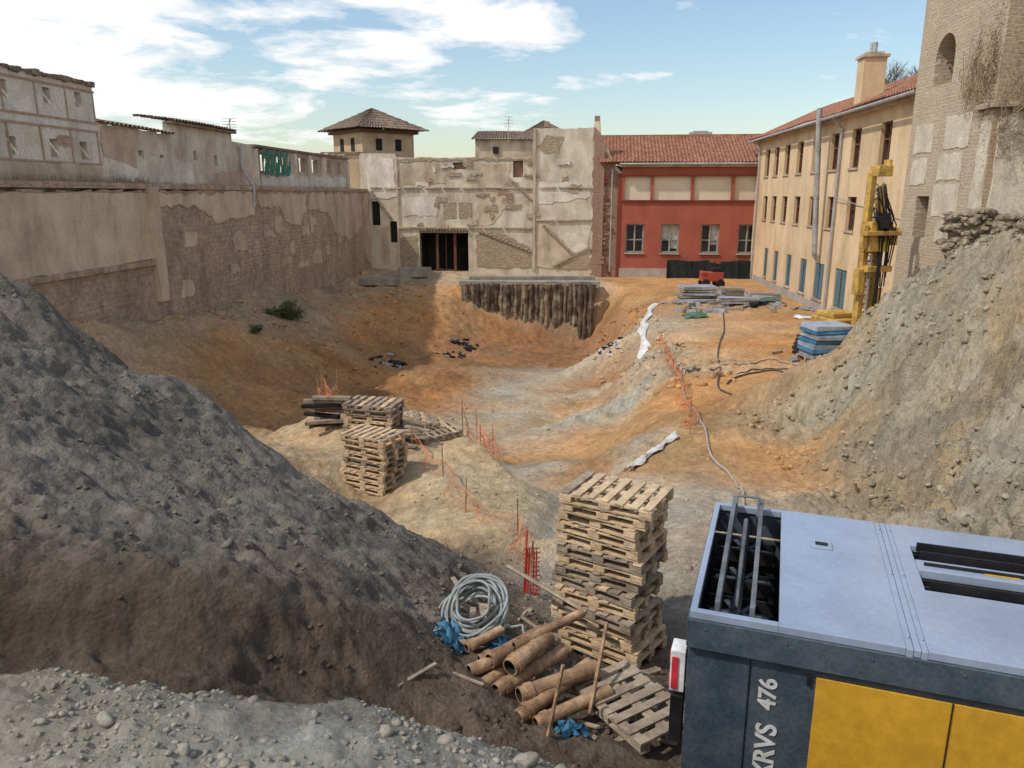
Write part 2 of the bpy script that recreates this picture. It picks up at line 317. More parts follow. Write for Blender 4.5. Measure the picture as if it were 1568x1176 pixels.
def H(x,y): return float(height(np.array([x]),np.array([y]))[0])
NR,NC=880,920
rr=np.exp(np.linspace(math.log(4.6),math.log(78),NR))-4.0
tt=np.linspace(-1.08,1.08,NC)
YY,TT=np.meshgrid(rr,tt,indexing='ij'); XX=(YY+4.0)*TT
ZZ=height(XX,YY)
wX=XX+1.1*fbm(XX*.9,YY*.9,5,21,.6); wY=YY+1.1*fbm(XX*.9,YY*.9,5,27,.6)
# keep foreground lip colours tidy: less warping close to the viewer's bank
kw=np.clip((YY-3)/5,.15,1); wX=XX+(wX-XX)*kw; wY=YY+(wY-YY)*kw
S_=samp(wX,wY); CC=S_[...,1:4]
CC=CC*(1+.55*fbm(XX*.7,YY*.7,5,31)+.6*fbm(XX*5,YY*5,5,33,.6))[...,None]
hu=fbm(XX*.45,YY*.45,4,71)[...,None]; sat=np.clip((CC[...,0:1]-CC[...,2:3])/.2,0,1)
CC=CC*(1+np.array([.3,-.08,-.4])*hu*sat)
# damp darker soil
dm=np.clip((fbm(XX*.35,YY*.35,5,77,.6)-.05)*4,0,1)[...,None]; CC=CC*(1-.28*dm)
rk=np.clip((S_[...,5:6]-.5)*2,0,1)
st=np.clip((fbm(XX*1.6+ZZ*1.5,YY*1.6,5,41)-.1)*5,0,1)[...,None]*rk
CC=CC*(1-.5*st)+np.array([.50,.46,.37])*.5*st
oc=np.clip((fbm(XX*1.0,YY*1.0-ZZ,5,45)-.03)*5,0,1)[...,None]*rk
CC=CC*(1-.5*oc)+np.array([.44,.31,.17])*.5*oc
gr=np.clip((fbm(XX*.8,YY*.8+ZZ,4,47)-.04)*5,0,1)[...,None]*rk
CC=CC*(1-.5*gr)+np.array([.20,.19,.16])*.5*gr
CC=np.clip(CC,.01,.8)
me=bpy.data.meshes.new('ground')
nv=NR*NC; me.vertices.add(nv); me.vertices.foreach_set('co',np.stack([XX,YY,ZZ],-1).reshape(-1).astype(np.float32))
ii=np.arange(NR*NC).reshape(NR,NC)
q=np.stack([ii[:-1,:-1],ii[:-1,1:],ii[1:,1:],ii[1:,:-1]],-1).reshape(-1,4)
nf=len(q); me.loops.add(nf*4); me.loops.foreach_set('vertex_index',q.reshape(-1).astype(np.int32))
me.polygons.add(nf); me.polygons.foreach_set('loop_start',np.arange(0,nf*4,4,dtype=np.int32))
me.polygons.foreach_set('use_smooth',np.ones(nf,bool)); me.update(calc_edges=True)
def setcol(me,C):
    a=me.color_attributes.new('soil','FLOAT_COLOR','POINT')
    a.data.foreach_set('color',np.concatenate([C.reshape(-1,3),np.ones((C.size//3,1))],1).reshape(-1).astype(np.float32))
setcol(me,CC)
ms=bpy.data.materials.new('soil'); ms.use_nodes=True; nt=ms.node_tree; bs=nt.nodes['Principled BSDF']; bs.inputs['Roughness'].default_value=.95; bs.inputs['Specular IOR Level'].default_value=.1
at=node(nt,'ShaderNodeAttribute',attribute_name='soil'); tc=node(nt,'ShaderNodeTexCoord')
na=node(nt,'ShaderNodeTexNoise'); na.inputs['Scale'].default_value=7; na.inputs['Detail'].default_value=9; na.inputs['Roughness'].default_value=.78; nt.links.new(tc.outputs['Object'],na.inputs['Vector'])
vo=node(nt,'ShaderNodeTexVoronoi'); vo.inputs['Scale'].default_value=26; nt.links.new(tc.outputs['Object'],vo.inputs['Vector'])
mr=node(nt,'ShaderNodeMapRange'); mr.inputs[1].default_value=.3; mr.inputs[2].default_value=.7; mr.inputs[3].default_value=.58; mr.inputs[4].default_value=1.36; nt.links.new(na.outputs['Fac'],mr.inputs[0])
sc=node(nt,'ShaderNodeVectorMath',operation='SCALE'); nt.links.new(at.outputs['Color'],sc.inputs[0]); nt.links.new(mr.outputs[0],sc.inputs['Scale']); nt.links.new(sc.outputs[0],bs.inputs['Base Color'])
ad=node(nt,'ShaderNodeMath',operation='MULTIPLY_ADD'); ad.inputs[1].default_value=-.3; nt.links.new(vo.outputs['Distance'],ad.inputs[0]); nt.links.new(na.outputs['Fac'],ad.inputs[2])
bp=node(nt,'ShaderNodeBump'); bp.inputs['Strength'].default_value=.8; bp.inputs['Distance'].default_value=.09; nt.links.new(ad.outputs[0],bp.inputs['Height']); nt.links.new(bp.outputs[0],bs.inputs['Normal'])
me.materials.append(ms)
og=bpy.data.objects.new('ground',me); SC.collection.objects.link(og)
mb=MB(); mb.add([(-1500,-1500,-7.6),(1500,-1500,-7.6),(1500,-8,-7.6),(-1500,-8,-7.6)],[(0,1,2,3)])
mb.add([(-1500,77,-6.4),(1500,77,-6.4),(1500,2500,-6.4),(-1500,2500,-6.4)],[(0,1,2,3)])
mb.obj('surrounding_ground',M_conc)

# stones
def ico(sub):
    import bmesh
    b=bmesh.new(); bmesh.ops.create_icosphere(b,subdivisions=sub,radius=1)
    v=np.array([x.co[:] for x in b.verts]); f=np.array([[l.index for l in x.verts] for x in b.faces]); b.free(); return v,f
IV,IF=ico(1)
IV2,IF2=ico(2)
def stones(name,pos,size,tint=1.1,big=False):
    iv,if_=(IV2,IF2) if big else (IV,IF)
    n=len(pos); x,y=pos[:,0],pos[:,1]; z=height(x,y)
    sc=size[:,None]*rng.uniform(.55,1.35,(n,3)); sc[:,2]*=.7
    th=rng.uniform(0,6.28,n); base=iv[None]*(1+rng.uniform(-.32,.3,(n,len(iv),1))*(.5 if big else 1))
    v=base*sc[:,None,:]
    vx=v[...,0]*np.cos(th)[:,None]-v[...,1]*np.sin(th)[:,None]; vy=v[...,0]*np.sin(th)[:,None]+v[...,1]*np.cos(th)[:,None]
    V=np.stack([vx+x[:,None],vy+y[:,None],v[...,2]+(z+size*.1)[:,None]],-1).reshape(-1,3)
    F=(if_[None]+(np.arange(n)*len(iv))[:,None,None]).reshape(-1,3)
    m=bpy.data.meshes.new(name); m.vertices.add(len(V)); m.vertices.foreach_set('co',V.reshape(-1).astype(np.float32))
    m.loops.add(len(F)*3); m.loops.foreach_set('vertex_index',F.reshape(-1).astype(np.int32))
    m.polygons.add(len(F)); m.polygons.foreach_set('loop_start',np.arange(0,len(F)*3,3,dtype=np.int32)); m.update(calc_edges=True)
    c=samp(x,y)[...,1:4]*(tint*rng.uniform(.8,1.25,(n,1)))
    setcol(m,np.repeat(c,len(iv),0)); m.materials.append(ms)
    o=bpy.data.objects.new(name,m); SC.collection.objects.link(o)
def scat(n,x0,x1,y0,y1,s0,s1,pw=3):
    p=np.stack([rng.uniform(x0,x1,n),rng.uniform(y0,y1,n)],-1)
    d=fbm(p[:,0]*1.5,p[:,1]*1.5,3,51); k=rng.random(n)<np.clip(.4+4*d,.04,1)
    p=p[k]; return p, s0+(s1-s0)*rng.random(len(p))**pw
A=[scat(12000,-3.4,1.2,1.6,3.2,.003,.017,3)]
A+=[scat(150,-3.4,1.0,1.9,3.1,.017,.034,2)]
A+=[scat(9000,-7.5,0,4.8,12,.006,.035,5),scat(2200,-.8,2.5,5,10,.01,.045,4),scat(2500,-4,3.6,9,20,.012,.05,4)]
A+=[scat(7000,6,13,8,20,.015,.1,4),scat(1800,-15,-3,20,52,.03,.12,5),scat(1000,-8,8,25,51,.03,.1,5),scat(900,4,16,15,52,.015,.06,4),scat(1500,-14,-6,33,59,.04,.22,4),scat(900,4.2,7.5,24,46,.04,.2,3)]
pos=np.concatenate([a[0] for a in A]); siz=np.concatenate([a[1] for a in A]); stones('rubble_stones',pos,siz)
bp_=np.array([[-1.5,2.42],[-1.05,2.68],[-.25,2.47],[.05,2.42],[.18,2.44],[-.75,2.5],[-3.6,7.2],[-2.6,6.4],[-6.4,8.6],[-3.1,7.9],[-.6,8.6],[7.6,11.8],[8.3,13.6],[7.2,13.4],[9.0,16.0],[7.9,15.2]])
stones('boulders',bp_,np.array([.04,.025,.035,.045,.03,.02,.09,.07,.16,.08,.08,.14,.2,.16,.22,.15]),1.1,True)

# ------------------------------------------------------------------ left retaining wall and ruined houses above
FL=Fr((-11,60),dL,-1)
if FL.n[0]<0: FL.n=(-FL.n[0],-FL.n[1])
rt=empty('retaining_wall')
mb=MB()
top=ragged([(46,.25),(37,.12),(29.2,.2),(20,.3),(10,.3),(0,.35)],.6,.1)
FL.slab(mb,[(0,-8),(46,-8)]+top,[],0,.8,0)
mb.obj('masonry',[M_rubL],rt)
mb=MB()
FL.slab(mb,rough([(29.4,-2.5),(29.4,.05),(46,.05),(46,-2.6)],.7,.05),[],.06,.058,0)
FL.slab(mb,rough([(20,-1.0),(20,.1),(28.8,.0),(28.8,-.4),(26,-.5),(24,-1.2)],.3,.12),[],.04,.038,0)
FL.slab(mb,rough([(2,-2.2),(2,.1),(12,.1),(12.5,-.8),(9,-1.2),(8,-2.6),(5,-3.1)],.3,.14),[],.04,.038,1)
FL.slab(mb,rough([(.2,-5.2),(.2,.1),(1.6,.1),(1.8,-3.4),(1.2,-5)],.3,.1),[],.05,.048,1)
FL.slab(mb,rough([(13,-.9),(13,.05),(19.5,.05),(19.5,-.6),(17,-.7),(16,-1.6),(14,-1.8)],.3,.14),[],.04,.038,0)
for i in range(22):
    a=RND(3,27); z=RND(-4.4,-1); w_=RND(.4,1.8); h_=RND(.2,.9)
    FL.slab(mb,rough([(a,z),(a+w_,z+RND(-.2,.2)),(a+w_*.9,z+h_),(a+.1,z+h_)],.2,.12),[],.025+i*.001,.022,random.choice([0,1]))
mb.obj('plaster_remnants',[M_lplast,M_pink],rt)
mb=MB()
FL.box(mb,29.0,29.6,-4.2,.3,-.1,.22,0)
FL.box(mb,29.6,46,-2.72,-2.52,0,.16,1)
FL.box(mb,0.3,46,.22,.42,-.9,.08,1)
mb.obj('buttress_and_ledge',[M_lplast,M_rubL],rt)
mb=MB(); FL.box(mb,-3,48,-7,.2,-14,-.82,0); mb.obj('terrace_ground',M_stone)

hr=empty('ruined_house')
mb=MB()
wins=[]
for a0,a1,z0,z1 in [(35.6,36.0,2.9,3.4),(33.7,34.05,2.9,3.4),(32.15,32.5,2.95,3.45),(35.55,35.95,1.2,1.75),(33.65,34.05,1.2,1.8),(32.15,32.55,1.2,1.8),(38,38.4,2.9,3.4),(38,38.4,1.2,1.8)]: wins.append(rect(a0,a1,z0,z1))
o_=[(31.4,.1),(46,.1),(46,3.8)]+ragged([(45.9,3.8),(36.2,3.75),(31.5,3.8)],.35,.12)[1:]
FL.slab(mb,o_,wins,-.4,.35,0)
mb.obj('walls',[M_lime],hr)
mb=MB()
for z in (2.45,1.02,2.15,3.5): FL.box(mb,31.45,46,z,z+.07,-.4,-.37,0)
for a in np.arange(31.5,46,1.45): FL.box(mb,a,a+.07,1.09,2.15,-.4,-.375,0); FL.box(mb,a,a+.06,2.52,3.5,-.4,-.38,0)
FL.slab(mb,rough([(31.5,.15),(31.5,1.0),(46,1.0),(46,.15)],.6,.06),[],-.36,.03,1)
for i in range(14):
    a=RND(31.6,44); z=RND(.3,3.2); w_=RND(.2,.9); h_=RND(.1,.4); FL.slab(mb,rough([(a,z),(a+w_,z),(a+w_,z+h_),(a,z+h_)],.15,.06),[],-.385+i*.0005,.012,2)
mb.obj('timber_bands',[mat('weathered_timber',(.46,.33,.23),(.36,.25,.17),2,bump=.3),M_cream,M_rubL],hr)
mb=MB()
for l in wins: FL.box(mb,l[0][0]-.05,l[1][0]+.05,l[0][1]-.05,l[2][1]+.05,-.9,-.85,0)
mb.obj('dark_rooms',[M_dark],hr)
mb=MB(); 
for k in range(60):
    a=31.4+k*.24; FL.box(mb,a,a+.2,3.72+RND(-.03,.05),3.84+RND(-.02,.05),-1.0,-.3+RND(-.05,.1),0)
mb.obj('coping_tiles',[M_tileO],hr)

def tileroof(mb,e0,e1,r0,r1,period=.26,amp=.045,rows=12,m=0):
    e0,e1,r0,r1=map(Vector,(e0,e1,r0,r1)); L=(e1-e0).length
    nc=int(L/period)*6; nrm=((e1-e0).cross(r0-e0)).normalized()
    if nrm.z<0: nrm=-nrm
    vs=[];fs=[]
    for j in range(rows):
        for jj in (0,1):
            t=(j+(.0 if jj==0 else .97))/rows
            for i in range(nc+1):
                s=i/nc; p=(e0*(1-s)+e1*s)*(1-t)+(r0*(1-s)+r1*s)*t
                hh=amp*(abs(math.cos(math.pi*i/6))*2-1)+(.045 if jj==0 else 0)+.012*math.sin(i*1.7+j*2.3)+.03*math.sin(s*L*.6)
                vs.append(p+nrm*hh)
    for j in range(rows*2-1):
        for i in range(nc): fs.append((j*(nc+1)+i,j*(nc+1)+i+1,(j+1)*(nc+1)+i+1,(j+1)*(nc+1)+i))
    mb.add(vs,fs,m)

h2=empty('ruined_house')
mb=MB()
w2=[rect(28.65,29.0,1.2,1.7),rect(27.2,27.5,1.0,1.6),rect(24.5,24.8,1.5,1.9),rect(22.6,22.9,1.3,1.8)]
out=[(18.6,.1),(31.4,.1),(31.4,2.55)]+ragged([(31.3,2.55),(26.5,2.5)],.5,.08)[1:]+[(26.45,3.0)]+ragged([(26.4,3.05),(21.1,3.05)],.5,.06)[1:]+[(21.0,2.55),(18.6,2.5)]
FL.slab(mb,out,w2,-.45,.35,0)
FL.slab(mb,rough([(25,.4),(25,1.4),(31,1.4),(31,.5)],.4,.1),[],-.42,.028,1)
FL.slab(mb,rough([(19,.3),(19,1.2),(23,1.0),(24.5,.3)],.4,.1),[],-.42,.028,2)
FL.slab(mb,rough([(29.2,1.0),(29.2,2.4),(31.3,2.4),(31.3,1.5)],.4,.1),[],-.415,.028,2)
mb.obj('walls',[M_white,M_lime,M_pink],h2)
mb=MB()
for l in w2: FL.box(mb,l[0][0]-.05,l[1][0]+.05,l[0][1]-.05,l[2][1]+.05,-.95,-.9,0)
mb.obj('dark_rooms',[M_dark],h2)
mb=MB()
tileroof(mb,FL.P(31.4,2.5,-.2),FL.P(26.5,2.45,-.2),FL.P(31.4,2.8,-2),FL.P(26.5,2.75,-2),rows=6)
tileroof(mb,FL.P(26.7,3.02,-.15),FL.P(20.9,3.02,-.15),FL.P(26.7,3.25,-2),FL.P(20.9,3.25,-2),rows=6)
FL.box(mb,20.9,26.7,2.9,3.0,-.6,-.2,0)
mb.obj('tile_roof',[M_tileO],h2)
h3=empty('ruined_gallery')
mb=MB()
w3=[rect(16.5,18.2,1.25,2.1),rect(14.2,16.0,1.25,2.1),rect(11.4,12.6,1.35,2.15),rect(9.2,10.4,1.35,2.15),rect(6.8,7.9,1.4,2.2),rect(4.7,5.6,1.4,2.2)]
out=[(3.4,.1),(18.6,.1),(18.6,2.4)]+ragged([(18.5,2.4),(12,2.5),(3.4,2.8)],.5,.1)[1:]
FL.slab(mb,out,w3,-.45,.3,0)
FL.slab(mb,rough([(4,.3),(4,1.2),(18,1.05),(18,.3)],.5,.08),[],-.41,.035,1)
for a in (18.5,16.2,13.2,10.9,8.5,3.5): FL.box(mb,a-.12,a+.12,.1,2.35,-.45,-.3,1)
for a in np.arange(3.8,18.4,.42): FL.box(mb,a,a+.06,1.2,2.1,-.62,-.55,2)
mb.obj('walls',[M_cream,M_lime,M_palD],h3)
mb=MB(); FL.box(mb,3.4,18.8,2.42,2.55,-1.6,-.3,0); mb.obj('roof_edge',[M_tileO],h3)
mb=MB()
vs=[];n=26
for i in range(n+1):
    for j in range(7):
        vs.append(FL.P(14.3+3.9*i/n, 2.35-1.35*j/6+.06*math.sin(i*.9+j), -.22+.07*math.sin(i*1.3)*j/6))
mb.add(vs,[(i*7+j,i*7+j+1,i*7+j+8,i*7+j+7) for i in range(n) for j in range(6) if (i*7+j*3)%5 not in (0,2)])
mb.tube([FL.P(18.2,2.3,-.1),FL.P(17.2,1.0,0),FL.P(15.8,1.1,.05),FL.P(16.6,2.2,-.1)],.025,0)
mb.obj('green_netting',[M_green],h3)
mb=MB(); mb.tube([FL.P(20.4,2.4,-.3),FL.P(20.4,1.2,-.3),FL.P(20.1,.4,.1),FL.P(20.2,-.6,.08)],.07,0,8); mb.obj('downpipe',M_steel)
def antenna(name,p,h,arms,w_):
    mb=MB(); p=Vector(p); mb.tube([p,p+Vector((0,0,h))],.03,0)
    for k in range(arms):
        z=h*(.6+.4*k/max(1,arms-1)); mb.tube([p+Vector((-w_,0,z)),p+Vector((w_,0,z))],.018,0)
    mb.tube([p+Vector((-w_*.8,.1,h*.6)),p+Vector((w_*.3,0,h))],.015,0)
    mb.obj(name,M_steel)
antenna('tv_antenna',FL.P(19.5,2.4,-1.2),1.35,5,.35)
antenna('tv_antenna',(-.3,72,4.6),2.2,4,.4)

# ------------------------------------------------------------------ back ruined facade
FB=Fr((-11,60),dB)
if FB.n[1]>0: FB.n=(-FB.n[0],-FB.n[1])
br=empty('demolition_party_wall')
mb=MB()
holes=[rect(3.9,7.7,-5.8,-2.85),rect(11.15,11.9,1.25,2.45),rect(6.6,7.6,1.85,2.35),rect(.2,.85,-2.3,-.5),rect(1.6,2.15,-3.6,-2.0)]
out=[(-.6,-8),(19.2,-8)]+[(19.2,1.6)]+ragged([(19.1,1.6),(18.4,2.6),(17.6,4.3)],.22,.2)[1:]+[(17.55,5.15),(17.1,5.15),(17.05,4.75)]+ragged([(16.9,4.7),(12.85,4.75)],.5,.07)[1:]+[(12.75,2.75)]+ragged([(12.6,2.7),(7.9,2.7),(2.3,2.75)],.5,.07)[1:]+[(2.2,3.0),(-.6,3.05)]
FB.slab(mb,out,holes,0,.6,0,1)
mb.obj('wall_with_openings',[M_white,M_stoneB],br)
mb=MB()
def pt(poly,m,dep=.04,st=.3,am=.09): FB.slab(mb,rough(poly,st,am),[],dep,dep-.004,m)
pt([(5.8,-1.75),(6.8,-1.75),(6.8,-.55),(5.8,-.55)],1,.03,.35,.02); pt([(7.0,-1.75),(8.0,-1.75),(8.0,-.6),(7.0,-.6)],1,.03,.35,.02)
pt([(8.6,-2.9),(10.2,-2.8),(12.4,-3.9),(12.5,-5.4),(8.3,-5.4),(8.3,-3.0)],1,.05)
pt([(2.3,-5.5),(2.3,-3.2),(3.7,-3.0),(3.7,-5.5)],1,.04)
pt([(17.1,-6.2),(17.1,4.9),(17.6,4.2),(18.5,2.3),(19.1,1.3),(19.1,-6.2)],2,.06,.25,.13)
pt([(13.4,3.0),(13.0,3.4),(13.6,4.2),(15,4.1),(14.5,3.0)],1,.03)
pt([(12.9,-.6),(12.9,.9),(16.8,.9),(16.8,-.2),(14,-.6)],4,.03)
pt([(8.5,-2.3),(8.5,2.2),(10.9,2.2),(10.9,-.5),(9.6,-2.2)],3,.031)
pt([(12.9,-2.0),(13.6,-2.0),(15.9,-4.4),(16.9,-4.4),(16.9,-5.4),(12.9,-5.4)],3,.05)
pt([(14.6,-5.5),(14.6,-5.0),(16.9,-4.6),(16.9,-5.5)],1,.056)
pt([(14.2,-3.2),(16.9,-2.6),(16.9,-4.2),(15.8,-4.3)],4,.033)
pt([(0,-.3),(0,2.9),(2.0,2.6),(2.2,-.2)],4,.04)
pt([(.9,-5.0),(.9,-2.5),(1.5,-2.3),(1.5,-5.0)],3,.03)
pt([(2.7,-1.6),(2.6,-.2),(5.3,-.2),(5.3,-1.6)],4,.025)
pt([(2.5,.7),(2.5,2.4),(6.2,2.4),(6.0,.8)],3,.024)
pt([(2.4,2.4),(2.4,2.65),(12.5,2.65),(12.5,2.45),(8,2.5)],1,.052)
for i in range(30):
    a=RND(2.5,16); z=RND(-2.6,2.2); w_=RND(.2,1.2); h_=RND(.12,.5)
    pt([(a,z),(a+w_,z),(a+w_,z+h_),(a,z+h_)],random.choice([1,1,1,2,3,4]),.058+i*.0018,.15,.08)
mb.obj('plaster_and_stone_patches',[M_white,M_stoneB,M_brickB,M_cream,M_lime],br)
mb=MB()
for a0,a1,z in ((0.2,17,.45),(2.3,12.6,-2.5),(12.9,17,-1.9)):
    k=a0
    while k<a1-.3:
        w_=RND(.8,1.6); FB.box(mb,k,min(k+w_,a1),z+RND(-.03,.03),z+.12,0,.12+RND(0,.03),0); k+=w_+RND(.02,.25)
for (a0,z0,a1,z1) in ((8.4,-2.6,12.6,-4.2),(13.4,-2.2,15.9,-4.6),(14.2,-5.2,17,-3.7),(10.9,1.2,12.6,-.4),(.2,.3,1.9,-2.0)):
    n=14
    for i in range(n):
        t=i/n; a=a0+(a1-a0)*t; z=z0+(z1-z0)*t
        FB.box(mb,min(a,a+(a1-a0)/n),max(a,a+(a1-a0)/n),z-.14,z+.0,.06,.16,2)
FB.box(mb,12.65,12.85,-5.6,4.7,0,.16,0); FB.box(mb,2.2,2.35,-5.6,2.7,0,.12,0)
for k in range(16): FB.box(mb,3.95+k*.24,4.07+k*.24,-2.82,-2.62,0,.16,1)
mb.obj('floor_and_stair_traces',[M_cream,M_wood,M_stoneB],br)
mb=MB()
FB.box(mb,3.5,8,-6,-2.5,-2.6,-2.5,0)
FB.box(mb,3.7,3.9,-6,-2.5,-2.5,-.6,0); FB.box(mb,7.7,7.9,-6,-2.5,-2.5,-.6,0); FB.box(mb,3.5,8,-2.6,-2.5,-2.5,-.6,0)
for h in holes[1:]: FB.box(mb,h[0][0]-.05,h[1][0]+.05,h[0][1]-.05,h[2][1]+.05,-.45,-.3,2 if h[0][0]>6 else 0)
FB.box(mb,5.1,5.3,-6,-2.8,-.5,-.3,1); FB.box(mb,6.5,6.7,-6,-2.8,-.5,-.3,1); FB.box(mb,5.7,5.78,-6,-2.8,-1.2,-1.1,1)
mb.obj('openings',[M_dark,M_wood,M_brickB],br)
mb=MB()
for a,z in ((17.3,5.15),(13.6,4.8)):
    FB.box(mb,a-.2,a+.2,z,z+.4,-.5,-.1,0)
for i in range(22):
    a=17.8+RND(-.25,.5); z=-5.8+i*.36; FB.box(mb,a,a+RND(.2,.5),z,z+RND(.12,.3),.05,RND(.12,.3),RND(0,1)<.25)
FB.box(mb,18.95,19.2,-6.3,1.5,.05,.35,1)
FB.box(mb,17.6,17.9,-6.3,3.1,.05,.26,0)
mb.obj('brick_pier',[M_brickB,M_redD],br)
mb=MB(); mb.tube([FB.P(18.5,1.8,.4),FB.P(18.5,-5.6,.4)],.06,0,8); mb.obj('downpipe',M_steel)

# hipped roof tower, rotated
tr=empty('old_roof_tower')
c=Vector((-11.5,66,0)); R=Matrix.Rotation(math.radians(40),3,'Z')
mb=MB(); mb.box(c+Vector((0,0,.2)),(4.8,4.8,9.6),0,R)
for sx in (-1,1):
    mb.box(c+R@Vector((-2.42,sx*.9,3.9)),(.06,.55,1.0),1,R); mb.box(c+R@Vector((sx*.9,-2.42,3.9)),(.55,.06,.9),1,R)
mb.box(c+Vector((0,0,4.9)),(5.4,5.4,.2),2,R)
mb.obj('walls',[M_tan,M_dark,M_wood],tr)
mb=MB(); e=[c+R@Vector((a*3.35,b*3.35,5.05)) for a,b in((-1,-1),(1,-1),(1,1),(-1,1))]; ap=c+Vector((0,0,6.85))
for i in range(4): tileroof(mb,e[i],e[(i+1)%4],ap,ap+Vector((.01,0,0)),rows=8,amp=.04)
mb.obj('hipped_tile_roof',[M_tileO],tr)
mb=MB(); FB.box(mb,-3.6,-.62,-2,3.0,-4,-.1,0); FB.box(mb,-3.6,-.6,3.0,3.15,-4.1,0.05,1); mb.obj('lean_to_shed',[M_tan,M_tileO])

# far houses
fh=empty('distant_house')
mb=MB(); mb.box((-.6,76,1.2),(5.6,5,7.6),0); mb.box((3.2,80,1.6),(4.0,5,8.4),0); mb.box((-1.5,73.4,4.0),(.5,.1,.6),1)
mb.obj('walls',[M_cream,M_dark],fh)
mb=MB()
tileroof(mb,(-3.8,73.2,4.9),(2.6,73.2,4.9),(-3.2,76.5,5.9),(2.0,76.5,5.9),rows=8)
tileroof(mb,(1.0,77.2,5.8),(5.4,77.2,5.8),(3.1,79.5,7.1),(3.2,79.5,7.1),rows=8)
mb.obj('roof',[M_tileO],fh)

# ------------------------------------------------------------------ red building
rb=empty('red_building')
wz=[(19.6,20.95),(22.2,23.5),(25.1,26.4),(27.75,29.1)]
mb=MB()
FB.slab(mb,[(19.2,-8),(30.4,-8),(30.4,-.38),(19.2,-.38)],[rect(a,b,-4.2,-2.1) for a,b in wz],.3,.5,0)
FB.box(mb,19.2,30.4,1.35,1.95,-.3,.31,0)
FB.box(mb,19.2,30.4,-.38,1.35,-.3,.12,1)
for a in (19.2,21.3,24.2,27.05,29.75): FB.box(mb,a,a+.22,-.38,1.35,.12,.33,0)
FB.box(mb,19.2,30.4,-.5,-.38,.3,.42,2); FB.box(mb,19.2,30.4,1.3,1.38,.3,.4,2)
FB.box(mb,19.2,30.4,-8,-5.35,.3,.35,3)
FB.box(mb,19.0,30.4,1.95,2.2,-.3,.6,4)
FB.box(mb,19.2,30.4,-8,2,-9,-.31,1)
mb.obj('walls',[M_red,M_pan,M_redD,M_grey,M_cream],rb)
mb=MB()
for i,(a,b) in enumerate(wz):
    FB.box(mb,a-.05,b+.05,-4.25,-2.05,-.2,-.1,0)
    FB.box(mb,a,b,-4.2,-4.1,-.05,.2,1); FB.box(mb,a,b,-2.2,-2.1,-.05,.15,1)
    for s in (a,(a+b)/2-.05,b-.1): FB.box(mb,s,s+.1,-4.1,-2.2,-.05,.12,1)
    for s0,s1 in ((a+.1,(a+b)/2-.05),((a+b)/2+.05,b-.1)):
        FB.box(mb,s0,s1,-3.3,-3.22,-.05,.08,1)
        if i in (1,) : FB.box(mb,s0,s1,-3.9 if s0>a+.2 else -3.2,-2.2,-.09,-.06,2)
        elif i==2 and s0>a+.2: FB.box(mb,s0,s1,-3.6,-2.2,-.09,-.06,2)
    FB.box(mb,a-.08,b+.08,-4.3,-4.2,.2,.42,3)
mb.obj('windows',[M_glass,M_frame,M_blind,M_grey],rb)
mb=MB(); tileroof(mb,FB.P(17.4,2.25,.75),FB.P(31,2.25,.75),FB.P(17.4,4.35,-4.2),FB.P(31,4.35,-4.2),rows=16); 
tileroof(mb,FB.P(17.4,4.3,-4.2),FB.P(31,4.3,-4.2),FB.P(17.4,2.4,-9),FB.P(31,2.4,-9),rows=8)
FB.box(mb,17.35,31,4.3,4.5,-4.35,-4.1,0)
FB.box(mb,17.4,19.2,-1,2.1,-6,-.7,1)
mb.obj('tile_roof',[M_tile,M_brickB],rb)
mb=MB(); mb.tube([FB.P(19,2.15,.8),FB.P(30.2,2.15,.8)],.08,0,8); mb.tube([FB.P(29.9,2.1,.8),FB.P(29.9,1.5,.42),FB.P(29.9,-6,.42)],.06,0,8)
mb.obj('gutter',[M_steel],rb)
mb=MB(); FB.box(mb,24.5,26.2,4.4,4.75,-6.4,-5.2,0); FB.box(mb,24.8,25.9,4.75,4.85,-6.2,-5.4,0); mb.obj('roof_vent',[M_steel],rb)
mb=MB(); vs=[]; n=60
for i in range(n+1):
    a=22.7+6.9*i/n
    for j in range(4):
        vs.append(FB.P(a,-6.3+(1.6+.06*math.sin(i*.3)+(-.2 if 26<i<34 else 0))*j/3,.9+.03*math.sin(i*1.1+j)))
mb.add(vs,[(i*4+j,i*4+j+1,i*4+j+5,i*4+j+4) for i in range(n) for j in range(3)])
for a in np.arange(22.7,29.7,1.7): mb.tube([FB.P(a,-6.3,.98),FB.P(a,-4.7,.98)],.03)
mb.obj('screen_fence',[M_tarp])

# ------------------------------------------------------------------ ochre building
FY=Fr((17.5,56),dY)
if FY.n[0]>0: FY.n=(-FY.n[0],-FY.n[1])
yb=empty('ochre_building')
cs=[22.9,19.4,16.4,13.3,10.3,7.5,4.9,2.5]
h=[]
for c_ in cs: h.append(rect(c_-.6,c_+.6,1.2,2.95)); h.append(rect(c_+.25-.6,c_+.25+.6,-1.65,-.1))
doors=[(18.4,20.0),(15.0,16.6),(12.3,13.5),(9.3,10.4),(6.3,7.3),(3.6,4.6)]
for a,b in doors: h.append(rect(a,b,-5.35,-3.5))
h.append(rect(22.0,23.6,-5.0,-3.3))
mb=MB(); FY.slab(mb,[(-.5,-8),(27.5,-8),(27.5,3.62),(-.5,3.62)],h,0,.45,0)
FY.box(mb,-.5,27.5,-8,3.6,-8,-.6,0)
FY.box(mb,-.8,27.5,3.5,3.66,0,.3,1); FY.box(mb,-.8,27.5,3.66,3.74,0,.5,1)
FY.box(mb,-.4,27.5,-8,-5.55,0,.05,2)
mb.obj('walls',[M_yel,M_cream,M_grey],yb)
mb=MB()
